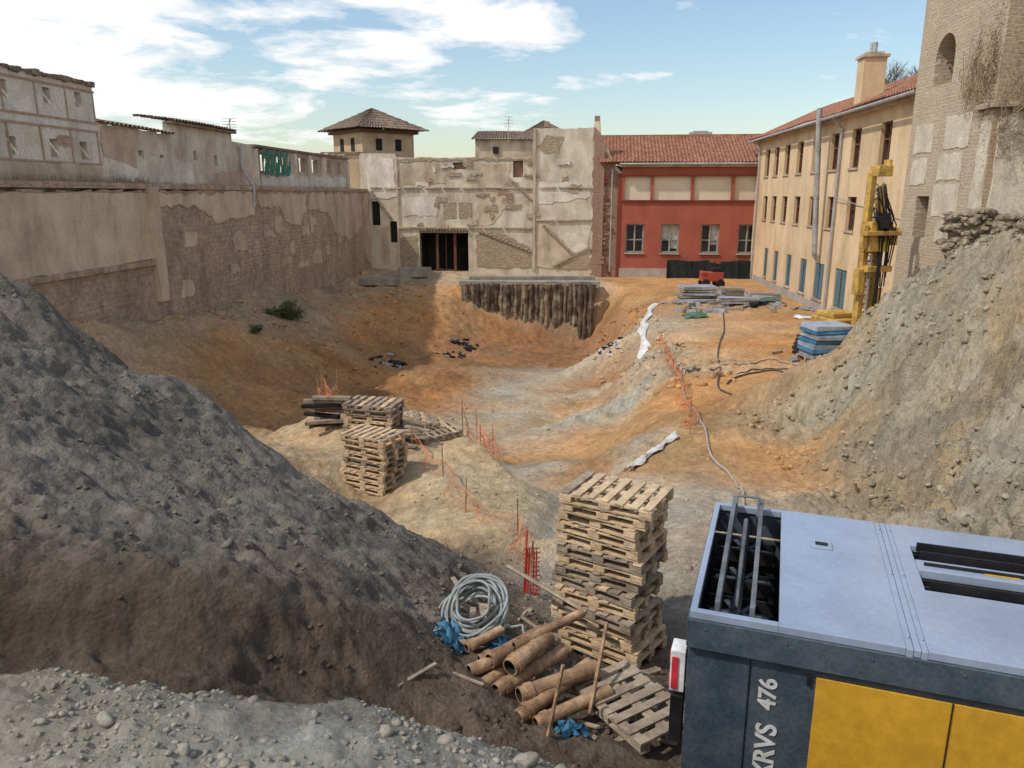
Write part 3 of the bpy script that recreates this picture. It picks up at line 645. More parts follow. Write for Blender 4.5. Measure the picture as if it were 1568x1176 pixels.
for i,c_ in enumerate(cs):
    for (c2,z0,z1) in ((c_,1.2,2.95),(c_+.25,-1.65,-.1)):
        FY.box(mb,c2-.6,c2+.6,z0,z1,-.33,-.3,0)
        for s in (c2-.6,c2-.04,c2+.52): FY.box(mb,s,s+.08,z0,z1,-.3,-.16,1)
        for z in (z0,z1-.08,(z0+z1)/2+.15): FY.box(mb,c2-.52,c2+.52,z,z+.08,-.3,-.17,1)
        FY.box(mb,c2-.66,c2+.66,z0-.08,z0,-.1,.08,3)
        if (i+int(z0>0))%3==0: FY.box(mb,c2+.1,c2+.5,z0+.1,z1-.1,-.28,-.24,4)
for a,b in doors:
    FY.box(mb,a,b,-5.35,-3.5,-.12,-.06,2); FY.box(mb,(a+b)/2-.03,(a+b)/2+.03,-5.3,-3.6,-.06,-.03,0); FY.box(mb,a-.1,b+.1,-5.45,-5.35,-.05,.09,3)
    for k in range(13): FY.box(mb,a+.08,b-.08,-5.25+k*.13,-5.2+k*.13,-.06,-.04,2)
FY.box(mb,22.0,23.6,-5,-3.3,-.3,-.25,0)
mb.obj('windows_and_shutters',[M_glass,M_wood,M_teal,M_cream,M_blind],yb)
mb=MB(); tileroof(mb,FY.P(-1,3.72,.62),FY.P(27.6,3.72,.62),FY.P(-1,5.85,-4.2),FY.P(27.6,5.85,-4.2),rows=16)
tileroof(mb,FY.P(-1,5.8,-4.2),FY.P(27.6,5.8,-4.2),FY.P(-1,3.8,-8.5),FY.P(27.6,3.8,-8.5),rows=8)
mb.obj('tile_roof',[M_tile],yb)
mb=MB(); mb.tube([FY.P(-.9,3.62,.66),FY.P(27,3.62,.66)],.075,0,8)
mb.tube([FY.P(.6,3.6,.6),FY.P(.6,3.2,.12),FY.P(.6,-5.8,.12)],.06,0,8)
mb.tube([FY.P(17.6,3.6,.6),FY.P(17.6,3.1,.12),FY.P(17.6,-5.8,.12)],.07,0,8)
mb.tube([FY.P(17.6,-.1,.2),FY.P(21,-.5,.03),FY.P(26,-1.0,.03)],.02,0,4)
mb.obj('gutter_and_downpipes',[M_steel],yb)
mb=MB(); FY.box(mb,17.9,18.8,3.6,6.15,-1.2,-.2,0); FY.box(mb,17.82,18.88,6.1,6.22,-1.3,-.1,1); FY.box(mb,18,18.7,6.22,6.34,-1.1,-.3,1)
mb.tube([FY.P(18.2,6.3,-.7),FY.P(18.2,6.8,-.7)],.12,2,10); mb.tube([FY.P(18.55,6.3,-.7),FY.P(18.55,6.75,-.7)],.1,2,10)
mb.obj('chimney',[M_yel,M_cream,M_steel],yb)
mb=MB(); mb.tube([FY.P(15.9,4.2,.75),FY.P(15.9,3.9,.75),FY.P(15.9,-3.0,.35),FY.P(15.8,-3.35,.1)],.14,0,12)
for z in (3.4,2.2,1.0,-.2,-1.4,-2.6): mb.tube([FY.P(15.9,z,.75-.4*(3.9-z)/6.9),FY.P(15.9,z+.06,.75-.4*(3.9-z)/6.9)],.16,0,12)
mb.obj('ventilation_duct',[M_steel],yb)

# ------------------------------------------------------------------ brick tower
FT=Fr((14.5,29),dT)
if FT.n[0]>0: FT.n=(-FT.n[0],-FT.n[1])
cr=FT.P(5.75,0,0)
FF=Fr((cr.x,cr.y),(1,-.09)); 
if FF.n[1]>0: FF.n=(-FF.n[0],-FF.n[1])
tw=empty('brick_tower')
def arch(a0,a1,z0,z1,n=8):
    r=(a1-a0)/2; cc=(a0+a1)/2
    return [(a0,z0),(a1,z0)]+[(cc+r*math.cos(math.pi*k/n),z1-r+r*math.sin(math.pi*k/n)) for k in range(n+1)]
mb=MB(); FT.slab(mb,[(0,-8),(5.75,-8),(5.75,13),(0,13)],[arch(1.35,2.75,3.55,5.15),rect(1.2,2.2,-1.45,-.05)],0,.7,0)
FT.box(mb,0,.5,-8,13,-6,-.71,0)
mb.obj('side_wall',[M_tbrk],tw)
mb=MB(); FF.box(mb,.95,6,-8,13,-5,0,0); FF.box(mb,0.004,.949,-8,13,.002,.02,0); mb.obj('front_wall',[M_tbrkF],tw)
mb=MB(); FT.box(mb,1,3,-2,5.3,-.9,-.72,0); FT.box(mb,2.02,2.09,3.55,5.1,-.4,-.33,1); FT.box(mb,1.4,2.7,4.3,4.36,-.4,-.34,1)
mb.obj('window_recess',[M_dark,M_wood],tw)
mb=MB()
for (a0,a1,z0,z1) in ((.45,1.9,1.4,2.35),(2.75,4.5,1.45,2.45),(2.6,4.2,.45,1.3),(.5,1.7,.35,1.2),(2.5,4.3,-.7,.3),(3.0,3.6,-1.5,-.8)):
    FT.slab(mb,rough([(a0,z0),(a1,z0),(a1,z1),(a0,z1)],.3,.05),[],.02,.018,0)
FF.slab(mb,rough([(.15,-1.2),(6,-1.2),(6,2.3),(2.6,2.4),(.15,2.2)],.4,.06),[],.14,.138,0)
FT.slab(mb,rough([(5.0,-1),(5.75,-1),(5.75,2.1),(5.2,2.0)],.3,.06),[],.04,.038,0)
mb.obj('plaster_panels',[M_blk],tw)
mb=MB()
FF.box(mb,-.15,6,2.45,2.62,-.1,.25,0); FT.box(mb,4.9,5.75,2.45,2.6,0,.15,0)
mb.obj('string_course',[M_tbrkF],tw)
mb=MB()
for k in range(90):
    a=RND(3.9,5.7); z=RND(2.2,3.4); pts=[FT.P(a,z,.05)]
    for j in range(7):
        a+=RND(-.25,.22); z+=RND(-.15,.45); pts.append(FT.P(min(a,5.8),z,.06+RND(0,.06)))
    mb.tube(pts,.008,0,3)
for k in range(70):
    a=RND(0,1.8); z=RND(.8,3.0); pts=[FF.P(a,z,.2)]
    for j in range(7):
        a+=RND(-.2,.25); z+=RND(-.2,.45); pts.append(FF.P(max(a,-.1),z,.2+RND(0,.1)))
    mb.tube(pts,.01,0,3)
for k in range(1500):
    if k%2: a=5.7-abs(random.gauss(0,.7)); z=random.gauss(3.5,1.2); p=FT.P(a,z,.04+RND(0,.08))
    else: a=abs(random.gauss(0,1.0)); z=random.gauss(3.0,1.1); p=FF.P(a,z,.16+RND(0,.1))
    s=RND(.015,.035); u=Vector((RND(-1,1),RND(-1,1),RND(-1,1))).normalized()*s; v=u.cross(Vector((RND(-1,1),RND(-1,1),1))).normalized()*s*.7
    mb.add([p-u,p+v,p+u,p-v],[(0,1,2,3)])
mb.obj('dry_ivy',[M_dry])
mb=MB()
def boulder(mb,p,r,m=0,fl=.7):
    k=[RND(.75,1.25) for _ in IV]
    a=RND(0,6.3); ca,sa=math.cos(a),math.sin(a)
    vs=[]
    for v,q_ in zip(IV,k):
        x,y,z=v[0]*q_*r,v[1]*q_*r*.8,v[2]*q_*r*fl
        vs.append(Vector(p)+Vector((x*ca-y*sa,x*sa+y*ca,z)))
    mb.add(vs,[tuple(f) for f in IF],m)
for k in range(1200):
    t=random.random(); x=10.6+3.6*t+RND(-.15,.15); y=18.9-2.6*t+RND(-.25,.25)
    zt=-.5+.4*t+.1*math.sin(t*14); z=-1.9+random.random()*(zt+1.9)
    boulder(mb,(x,y,z),RND(.06,.19),0,.55)
mb.box((12.4,17.7,-1.3),(4.2,.35,1.3),0,Matrix.Rotation(-.625,3,'Z'))
mb.obj('dry_stone_wall',[M_stone])

# ------------------------------------------------------------------ pile wall + capping beam
pw=empty('pile_retaining_wall')
mb=MB(); x=-3.4
while x<5.5:
    r=RND(.12,.26); y=52.0+RND(-.15,.1)-(.4 if x>4.6 else 0)
    zb=-9.0-min(1.2,(x+3.4)*.2)
    pts=[(x+RND(-.05,.05),y+RND(-.07,.07),z) for z in np.linspace(-5.9,zb-.6,10)]
    mb.tube(pts,[r*RND(.7,1.2) for _ in pts],int(random.random()<.3),8); x+=r*1.5
mb.obj('piles',[M_pile,mat('pile_dark',(.2,.14,.095),(.08,.06,.05),2,bump=.9,bscale=6,streak=.5,fine=.4)],pw)
mb=MB(); mb.box((1.2,52.4,-5.92),(9.6,.8,.36),0,Matrix.Rotation(-.02,3,'Z')); mb.box((1.4,53.6,-5.7),(8.8,.5,.34),0)
mb.box((-7.2,56.8,-5.6),(2.4,.6,.7),0,Matrix.Rotation(.2,3,'Z')); mb.box((-9.3,53.5,-5.9),(2.6,1.4,.45),0,Matrix.Rotation(-.1,3,'Z'))
mb.obj('capping_beam',[M_conc],pw,bevel=.03)

# ------------------------------------------------------------------ pallets
def pallet(mb,c,rot,L=1.2,Wd=.8,h=.144,tilt=(0,0),m=0):
    R=Matrix.Rotation(rot,3,'Z')@Matrix.Rotation(tilt[0],3,'X')@Matrix.Rotation(tilt[1],3,'Y'); c=Vector(c)
    k=h/.144; b=.022*k
    nb=7
    for i in range(nb):
        x=-L/2+.05+(L-.1)*i/(nb-1)
        mb.box(c+R@Vector((x+RND(-.012,.012),RND(-.01,.01),h-b/2)),(L*RND(.07,.095),Wd,b),m if random.random()<.85 else 1-m,R,.004)
    for y in (-Wd/2+.05,0,Wd/2-.05):
        mb.box(c+R@Vector((0,y,h-1.55*b)),(L,.09,b*.95),m,R,.002)
        mb.box(c+R@Vector((0,y,b/2)),(L,.09,b),m,R,.002)
        for x in (-L/2+.07,0,L/2-.07):
            mb.box(c+R@Vector((x,y,h*.47)),(.13,.1,h*.5),m,R,.003)
def stack(name,c,rot,n,L,Wd,h,jr,js,mm):
    mb=MB(); z=c[2]; dx=dy=0
    for i in range(n):
        dx=max(-js*1.6,min(js*1.6,dx+RND(-js,js))); dy=max(-js*1.6,min(js*1.6,dy+RND(-js,js)))
        if i>n-3: dx*=.5; dy*=.5
        pallet(mb,(c[0]+dx,c[1]+dy,z),rot+RND(-jr,jr),L*RND(.96,1.04),Wd,h,(RND(-.012,.012),RND(-.012,.012)),0 if random.random()<mm else 1); z+=h+.004
    return mb.obj(name,[M_pal,M_palD])
rp_=math.radians(-33.9)
stack('pallet_stack',(1.14,7.51,-4.86),rp_,15,.98,.70,.119,.09,.06,.75)
stack('pallet_stack',(-3.1,16.0,-6.5),math.radians(-28),10,1.2,.8,.138,.1,.05,.75)
stack('pallet_stack',(-3.55,18.6,-5.95),math.radians(-18),6,1.3,.9,.14,.1,.06,.75)
mb=MB(); pallet(mb,(1.05,5.75,-4.35),math.radians(-60),1.0,.62,.1,(.05,-.05),1); mb.obj('loose_pallet',[M_pal,M_palD])
mb=MB(); pallet(mb,(-1.9,18.3,H(-1.9,18.3)+.02),.6,1.1,.75,.13,(.08,-.05),1); pallet(mb,(-2.3,18.6,H(-2.3,18.6)+.2),.2,1.1,.75,.13,(.02,.35),0); mb.obj('loose_pallet',[M_pal,M_palD])
mb=MB()
for k in range(9): mb.box((-4.75+RND(-.2,.2),18.9+RND(-.3,.3),-5.85+.1*k),(1.0,.16,.08),k%3==0,Matrix.Rotation(RND(-.6,.3),3,'Z'))
for k in range(6): mb.box((-2.5+RND(-.2,.2),17.6+RND(-.3,.3),-5.85+.06*k),(.75,.12,.05),0,Matrix.Rotation(RND(-.8,.9),3,'Z'))
mb.obj('timber_offcuts',[M_palD,M_dark])

# ------------------------------------------------------------------ compressor
cp=empty('portable_compressor')
cp.location=(1.06,4.06,0); cp.rotation_euler=(0,0,math.atan2(-.333,.943))
def lb(mb,x0,x1,y0,y1,z0,z1,m=0): mb.box(((x0+x1)/2,(y0+y1)/2,(z0+z1)/2),(x1-x0,y1-y0,z1-z0),m)
LN=4.1; WD=1.75; ZT=-2.4
mb=MB()
lb(mb,.50,1.16,0,WD,ZT-.05,ZT); lb(mb,1.20,1.235,0,WD,ZT-.05,ZT-.003)
lb(mb,1.27,LN,0,WD*.42,ZT-.05,ZT); lb(mb,1.27,LN,WD*.80,WD,ZT-.05,ZT); lb(mb,1.27,1.36,WD*.42,WD*.8,ZT-.05,ZT); lb(mb,3.3,LN,WD*.42,WD*.8,ZT-.05,ZT)
lb(mb,1.36,3.3,WD*.57,WD*.66,ZT-.05,ZT+.01)
lb(mb,0,.50,0,.045,ZT-.05,ZT); lb(mb,0,.50,WD-.045,WD,ZT-.05,ZT); lb(mb,0,.04,.045,WD-.045,ZT-.05,ZT)
lb(mb,.70,.84,1.12,1.24,ZT,ZT+.012)
lb(mb,1.16,1.198,.0,WD,ZT-.06,ZT-.006); lb(mb,1.237,1.27,0,WD,ZT-.06,ZT-.006)
for y in (.12,.9,1.62):
    for x in (1.18,1.25): mb.tube([(x,y,ZT-.02),(x,y,ZT+.006)],.012,0,8)
mb.obj('lid_panels',[M_top],cp,bevel=.012)
mb=MB()
lb(mb,.73,.81,1.16,1.2,ZT+.012,ZT+.02)
lb(mb,1.36,3.3,WD*.42,WD*.8,ZT-.2,ZT-.12)
for k in range(7): lb(mb,1.36,3.3,WD*(.43+.055*k),WD*(.445+.055*k),ZT-.11,ZT-.04)
for y in (.46,.61,.71,.79): lb(mb,1.4,3.25,WD*y,WD*y+.015,ZT-.03,ZT+.03)
lb(mb,.04,.5,.045,WD-.045,ZT-.75,ZT-.7)
for k in range(9): lb(mb,.06,.48,.1+k*.18,.12+k*.18,ZT-.5,ZT-.22)
lb(mb,.24,.28,.045,WD-.045,ZT-.3,ZT-.1)
for y in (.4,.88,1.36):
    mb.tube([(.27,y,ZT-.6),(.27,y,ZT-.25)],.17,0,16)
    for q in range(6):
        R=Matrix.Rotation(q*math.pi/3,3,'Z'); mb.box(Vector((.27,y,ZT-.2))+R@Vector((.09,0,0)),(.18,.03,.01),1,R)
    lb(mb,.08,.46,y-.22,y-.2,ZT-.2,ZT-.1)
mb.obj('vents_and_radiator_bay',[M_blk2,M_side],cp)
mb=MB()
for x in (.15,.35):
    R=Matrix.Rotation(.03,3,'X'); mb.box((x,.88,ZT+.0),(.03,1.62,.14),0,R)
mb.tube([(.17,1.55,ZT),(.17,1.58,ZT+.14),(.33,1.58,ZT+.14),(.33,1.55,ZT)],.014,0,6)
mb.tube([(.25,.3,ZT-.1),(.25,1.5,ZT-.02)],.02,0,6)
mb.obj('lifting_frame',[mat('dull_steel',(.17,.18,.19),(.1,.105,.11),4,rough_=.45,bump=.1)],cp,bevel=.004)
mb=MB()
lb(mb,0,LN,-.012,.03,ZT-.24,ZT-.052); lb(mb,0,LN,WD-.03,WD+.01,ZT-.24,ZT-.052); lb(mb,-.012,.0,0,WD,ZT-.24,ZT-.052)
lb(mb,0.0,LN,.03,.05,ZT-1.9,ZT-.25,0); lb(mb,0,LN,WD-.05,WD-.03,ZT-1.9,ZT-.25,0); lb(mb,0,.02,.05,WD-.05,ZT-1.9,ZT-.25,0); lb(mb,LN-.02,LN,.05,WD-.05,ZT-1.9,ZT-.25)
lb(mb,0.5,LN-.03,.055,WD-.055,ZT-1.9,ZT-1.8)
lb(mb,.36,.368,.022,.03,ZT-1.85,ZT-.27,1); lb(mb,1.42,1.428,.006,.014,ZT-1.85,ZT-.29,1)
lb(mb,.68,.70,.01,.03,ZT-.36,ZT-.29,1)
for k in range(9): mb.tube([(.1+k*.45,-.02,ZT-.1),(.1+k*.45,-.01,ZT-.1)],.008,0,6)
mb.obj('side_panels',[M_side,M_blk2],cp,bevel=.006)
mb=MB(); lb(mb,.73,2.0,.014,.029,ZT-1.85,ZT-.30); lb(mb,2.03,LN-.05,.014,.029,ZT-1.85,ZT-.30); lb(mb,1.75,1.95,WD*.6,WD*.635,ZT+.011,ZT+.014)
mb.obj('yellow_doors',[M_yp],cp,bevel=.004)
mb=MB(); lb(mb,-.10,-.012,.02,.16,ZT-.58,ZT-.30,0); lb(mb,-.108,-.10,.04,.14,ZT-.40,ZT-.33,1); lb(mb,-.108,-.10,.04,.14,ZT-.56,ZT-.48,1)
lb(mb,-.09,-.05,.01,.02,ZT-.56,ZT-.34,1); lb(mb,-.09,-.012,.03,.15,ZT-.95,ZT-.62,2)
mb.obj('tail_lights',[M_lwhite,M_lred,M_blk2],cp,bevel=.004)
mb=MB()
for x in (1.4,2.3):
    for y in (.15,WD-.15): mb.tube([(x,y-.12,ZT-2.1),(x,y+.12,ZT-2.1)],.33,0,24)
lb(mb,.2,LN-.2,.3,WD-.3,ZT-2.1,ZT-1.9)
mb.obj('wheels',[M_blk2],cp)
def text(name,body,size,loc,xa,ya,m,parent=None,ext=.002):
    cu=bpy.data.curves.new(name,'FONT'); cu.body=body; cu.size=size; cu.extrude=ext; cu.offset=.0035; cu.materials.append(m)
    o=bpy.data.objects.new(name,cu); SC.collection.objects.link(o)
    xa=Vector(xa);ya=Vector(ya);za=xa.cross(ya)
    o.matrix_world=Matrix((( xa.x,ya.x,za.x,loc[0]),(xa.y,ya.y,za.y,loc[1]),(xa.z,ya.z,za.z,loc[2]),(0,0,0,1)))
    if parent: o.parent=parent
text('type_lettering','XRVS',.165,(.54,.026,ZT-1.07),(0,0,1),(-1,0,0),M_lwhite,cp)
text('type_lettering','476',.14,(.52,.026,ZT-.58),(0,0,1),(-1,0,0),M_lwhite,cp)

# ------------------------------------------------------------------ pipes, hoses, posts near the compressor
mb=MB(); dv=Vector((.80,.60,.05)).normalized()
for (x,y,z,r,l) in ((-.38,5.95,-4.12,.06,.7),(-.30,5.85,-4.22,.055,.8),(-.20,6.0,-4.05,.07,.65),(-.14,5.78,-4.2,.068,.85),(-.02,5.9,-4.05,.08,.55),(.06,5.72,-4.2,.072,.8),(.05,5.55,-4.29,.065,.9),(.2,5.5,-4.31,.06,.75),(.02,6.1,-3.97,.045,.8),(-.3,6.1,-4.1,.04,.7),(-.42,6.2,-4.05,.045,.4)):
    d2=(dv+Vector((RND(-.18,.18),RND(-.18,.18),RND(-.03,.06)))).normalized(); p=Vector((x,y,z)); mb.pipe(p,p+d2*l,r,.012,0,1,18)
    if random.random()<.4: q_=p+d2*l*.08; mb.pipe(q_,q_+d2*.06,r+.012,.01,0,1,18)
mb.obj('steel_pipes',[M_rust,M_dark],smooth=False)
def drape(pts,off,k=14):
    out=[]
    P_=[pts[0]]+list(pts)+[pts[-1]]
    for i in range(1,len(P_)-2):
        for j in range(k):
            t=j/k; a,b,c,d=P_[i-1],P_[i],P_[i+1],P_[i+2]
            q=[.5*((2*b[m])+(-a[m]+c[m])*t+(2*a[m]-5*b[m]+4*c[m]-d[m])*t*t+(-a[m]+3*b[m]-3*c[m]+d[m])*t**3) for m in (0,1)]
            out.append((q[0],q[1],H(*q)+off))
    q=pts[-1]; out.append((q[0],q[1],H(q[0],q[1])+off)); return out
mb=MB()
R=Matrix.Rotation(.6,3,'X')@Matrix.Rotation(-.35,3,'Y')
for k in range(16):
    r=.31+RND(-.09,.07); cc=Vector((-.36+RND(-.04,.04),6.75+RND(-.04,.04),-4.1+.015*k+RND(-.03,.03)))
    tx=Matrix.Rotation(RND(-.2,.2),3,'X')@Matrix.Rotation(RND(-.2,.2),3,'Y')@R; e_=RND(.8,1.1); ph=RND(0,6)
    mb.tube([cc+tx@Vector((r*math.cos(a)*e_,r*.9*math.sin(a),.02*math.sin(3*a+k)+.012*math.sin(5*a+ph))) for a in np.linspace(0,2*math.pi,40)],.015,0,7)
mb.tube([(-.1,6.6,-4.1),(.1,6.5,-4.0),(.15,6.3,-4.2),(-.1,6.1,-4.3)],.014,0,6)
mb.obj('hose_coil',[M_hose],smooth=True)
mb=MB()
def tarp(mb,cx,cy,w,d,z,m=0,n=16,a=.05):
    vs=[]; p0=RND(0,6)
    for i in range(n+1):
        for j in range(n+1):
            e=math.hypot(i/n-.5,j/n-.5); x=cx+w*(i/n-.5)+.03*math.sin(j*1.3+p0); y=cy+d*(j/n-.5)+.03*math.sin(i*1.1+p0)
            vs.append((x,y,H(x,y)+z*(1-1.3*e)+a*(math.sin(i*.9+j*.5+p0)+math.cos(j*.8-i*.4))*.5+RND(-a,a)*.1))
    mb.add(vs,[(i*(n+1)+j,i*(n+1)+j+1,(i+1)*(n+1)+j+1,(i+1)*(n+1)+j) for i in range(n) for j in range(n)],m)
tarp(mb,-.58,6.5,.26,.34,.1); tarp(mb,-.05,6.45,.3,.3,.3); tarp(mb,.5,5.5,.25,.16,.08)
mb.obj('blue_tarpaulin',[M_blue],smooth=True)
mb=MB()
mb.tube([(-.05,7.6,-3.95),(.75,6.9,-4.1)],.025,0,5); mb.tube([(-.45,7.1,-3.85),(.55,6.3,-4.15)],.022,0,5)
mb.box((-.25,6.55,-4.2),(.5,.07,.05),0,Matrix.Rotation(1.1,3,'Z')@Matrix.Rotation(.5,3,'Y'))
for k in range(40):
    x=RND(-.8,1.5); y=RND(5.3,8.3); mb.box((x,y,H(x,y)+.02),(RND(.08,.5),RND(.02,.07),.018),0,Matrix.Rotation(RND(0,3),3,'Z')@Matrix.Rotation(RND(-.2,.2),3,'Y'))
mb.obj('timber_poles',[M_palD])
mb=MB()
mb.tube([(.27,5.3,-4.4),(.42,5.5,-3.75)],.018,0,6); mb.tube([(.66,5.6,-4.3),(.88,6.3,-3.85)],.018,0,6); mb.tube([(.22,8.9,-5.2),(.27,8.95,-4.3)],.012,0,5)
mb.obj('steel_stakes',[M_rust])

mb=MB(); mb.tube(drape([(3.95,11.8),(4.3,13.2),(4.6,14.2),(4.75,15.5),(4.67,16.8),(5.09,19.4),(5.42,22.9),(5.9,25.6),(6.9,27),(8.4,27.6),(9.8,28.1),(10.4,26.6)],.04),.032,0,7)
mb.obj('air_hose',[M_hoseO],smooth=True)
mb=MB(); mb.tube(drape([(11.2,40),(9.9,35),(8.3,30),(7.5,26.6),(6.6,23.2),(7.8,22),(9.0,23.8),(9.3,26),(7.7,25.1),(7.0,24.0)],.035),.028,0,7)
mb.tube(drape([(6.1,26.3),(7.6,26.0),(9.3,26.4),(10.8,25.2),(11.3,24)],.035),.026,0,7)
mb.obj('air_hose',[M_hoseD],smooth=True)
mb=MB(); mb.box((7.05,25.2,H(7.05,25.2)+.1),(.28,.2,.18),0); mb.obj('valve_box',[M_rust],bevel=.02)

# ------------------------------------------------------------------ nets
def net(name,pts,h,m,posts=True,w_=.014,cell=.14,lean=.1):
    mb=MB(); D=[]
    for i in range(len(pts)-1):
        L=math.dist(pts[i],pts[i+1]); n=max(1,int(L/cell))
        for k in range(n):
            t=k/n; sag=.22*math.sin(math.pi*t); D.append((pts[i][0]+(pts[i+1][0]-pts[i][0])*t,pts[i][1]+(pts[i+1][1]-pts[i][1])*t,sag))
    D.append((pts[-1][0],pts[-1][1],0))
    rows=max(3,int(h/.12))
    def Q(i,j):
        x,y,s=D[i]; zz=H(x,y); f=j/rows; hh=h*(1-s*1.6)
        return Vector((x+lean*math.sin(i*.5)*(1-f),y+lean*math.cos(i*.37)*(1-f),zz+.02+hh*f))
    for i in range(len(D)-1):
        for j in range(rows+1):
            a,b=Q(i,j),Q(i+1,j); mb.add([a,b,b+Vector((0,0,w_)),a+Vector((0,0,w_))],[(0,1,2,3)],1 if j==rows else 0)
            if j<rows:
                c_=Q(i+(j%2),j+1); s=Vector((w_*.8,0,0)); a=Q(i+((j+1)%2),j); mb.add([a,a+s,c_+s,c_],[(0,1,2,3)],0)
    if posts:
        for p in pts: z=H(*p); mb.tube([(p[0],p[1],z-.1),(p[0]+RND(-.05,.05),p[1],z+h+.25)],.014,2,5)
    mb.obj(name,[m,M_tape,M_rust])
net('orange_safety_net',[(-2.4,17.4),(-1.5,15.6),(-.9,13.6),(.1,12.0),(.2,10.6)],.45,M_orn,w_=.01,lean=.25)
net('orange_safety_net',[(-1.2,25),(-.6,23),(-.9,20.8),(-1.3,19.2)],.8,M_orn,lean=.25)
net('orange_safety_net',[(6.5,33),(6.0,28.5),(5.5,24),(5.0,20.5),(4.6,18.7)],.5,M_orn,w_=.014,lean=.25)
net('orange_safety_net',[(-5.4,20.4),(-5.1,19.9),(-4.6,19.5)],1.1,M_orn)
mb=MB()
for k in range(5):
    mb.add([( .16+.035*k+RND(-.01,.01),9.0,-5.15),(.16+.035*k+.02,9.0,-5.15),(.19+.03*k+.02,9.05,-4.42+RND(-.1,.05)),(.19+.03*k,9.05,-4.42)],[(0,1,2,3)])
for j in range(11):
    z=-5.1+j*.065; mb.add([(.15,8.99,z),(.36,8.99,z+.02),(.36,8.99,z+.038),(.15,8.99,z+.018)],[(0,1,2,3)])
mb.tube([(.14,9.0,-5.3),(.2,9.05,-4.2)],.012); mb.obj('red_mesh_roll',[M_redn])

# ------------------------------------------------------------------ white membranes
def strip(name,pts,w_,m=M_sheet):
    mb=MB(); c=drape(pts,.0,8); vs=[]; n=len(c)
    for i,p in enumerate(c):
        a=Vector(c[min(i+1,n-1)])-Vector(c[max(i-1,0)]); a.z=0; a.normalize(); s=Vector((-a.y,a.x,0)); ww=w_*(.7+.35*math.sin(i*.8))
        for j in range(7):
            f=j/6-.5; q=Vector((p[0],p[1],0))+s*ww*f*2; vs.append((q.x,q.y,H(q.x,q.y)+.05+.1*math.cos(f*3)+.035*math.sin(i*1.3+j*2)))
    mb.add(vs,[(i*7+j,i*7+j+1,i*7+j+8,i*7+j+7) for i in range(n-1) for j in range(6)]); mb.obj(name,[m],smooth=True)
strip('white_membrane',[(4.15,18.5),(3.6,17.7),(3.0,16.7),(2.6,16.0)],.16)
strip('white_membrane',[(8.2,43.5),(7.4,41),(6.7,38.5),(6.35,36),(6.1,34)],.3)
strip('white_membrane',[(14.2,37.8),(14.9,37.3),(15.4,38)],.3)
strip('white_membrane',[(4.9,42.5),(5.3,40)],.4)

# ------------------------------------------------------------------ drill rig
dr=empty('drilling_rig')
X0,Y0=12.3,26.8; Rz=Matrix.Rotation(.25,3,'Z')
def rb_(mb,dx,dy,z0,z1,w_,d_,m=0):
    p=Rz@Vector((dx,dy,0)); mb.box((X0+p.x,Y0+p.y,(z0+z1)/2),(w_,d_,z1-z0),m,Rz)
def LP(dx,dy,z): p=Rz@Vector((dx,dy,0)); return (X0+p.x,Y0+p.y,z)
mb=MB()
rb_(mb,-.05,0,-5.6,.75,.2,.26); rb_(mb,.5,.1,-5.6,.3,.14,.2)
for k in range(19):
    z=-5.3+k*.3; rb_(mb,.24,.05,z,z+.05,.42,.1)
    mb.tube([LP(.05,-.08,z),LP(.45,-.03,z+.3)],.022,0,4); mb.tube([LP(.45,-.03,z),LP(.05,-.08,z+.3)],.022,0,4)
rb_(mb,.2,-.25,-1.9,-.9,.8,.4); rb_(mb,.2,-.5,-1.35,-1.2,1.4,.25); rb_(mb,.15,-.2,.6,.95,.55,.45); rb_(mb,-.25,-.15,-3.4,-2.5,.25,.3)
rb_(mb,.3,-.3,-2.6,-2.4,1.0,.35); rb_(mb,-.35,-.3,-1.8,-1.0,.18,.2); rb_(mb,.85,-.3,-1.7,-1.1,.2,.2); rb_(mb,.65,0,-4.2,-3.2,.2,.3)
rb_(mb,.2,-.1,-5.75,-5.45,1.1,.9); rb_(mb,.45,-.1,.9,1.15,.12,.3)
mb.obj('mast',[M_rig],dr,bevel=.012)
mb=MB()
rb_(mb,.2,-.52,-5.9,-1.9,.09,.09,0); rb_(mb,.2,-.5,-1.1,-.6,.3,.3,0); rb_(mb,.02,-.32,-4.5,-2.0,.06,.06,1)
for k in range(16):
    a=RND(-.1,.4); z=RND(-.6,.4)
    pts=[LP(a,-.3,z),LP(a-.12,-.55,z-.3),LP(a+RND(0,.4),-.5,z-1.0),LP(a+.4,-.3,z-2.2-RND(0,1.5))]
    mb.tube(pts,.022,0,6)
for s in (-.55,.75): rb_(mb,s,.9,-6.0,-5.5,.35,2.2,0)
mb.obj('hoses_and_tracks',[M_blk2,M_steel],dr)
mb=MB(); rb_(mb,.1,1.2,-5.5,-4.4,1.3,1.4); rb_(mb,.1,1.3,-4.4,-4.2,1.0,1.0); mb.obj('engine_housing',[M_rig],dr,bevel=.05)

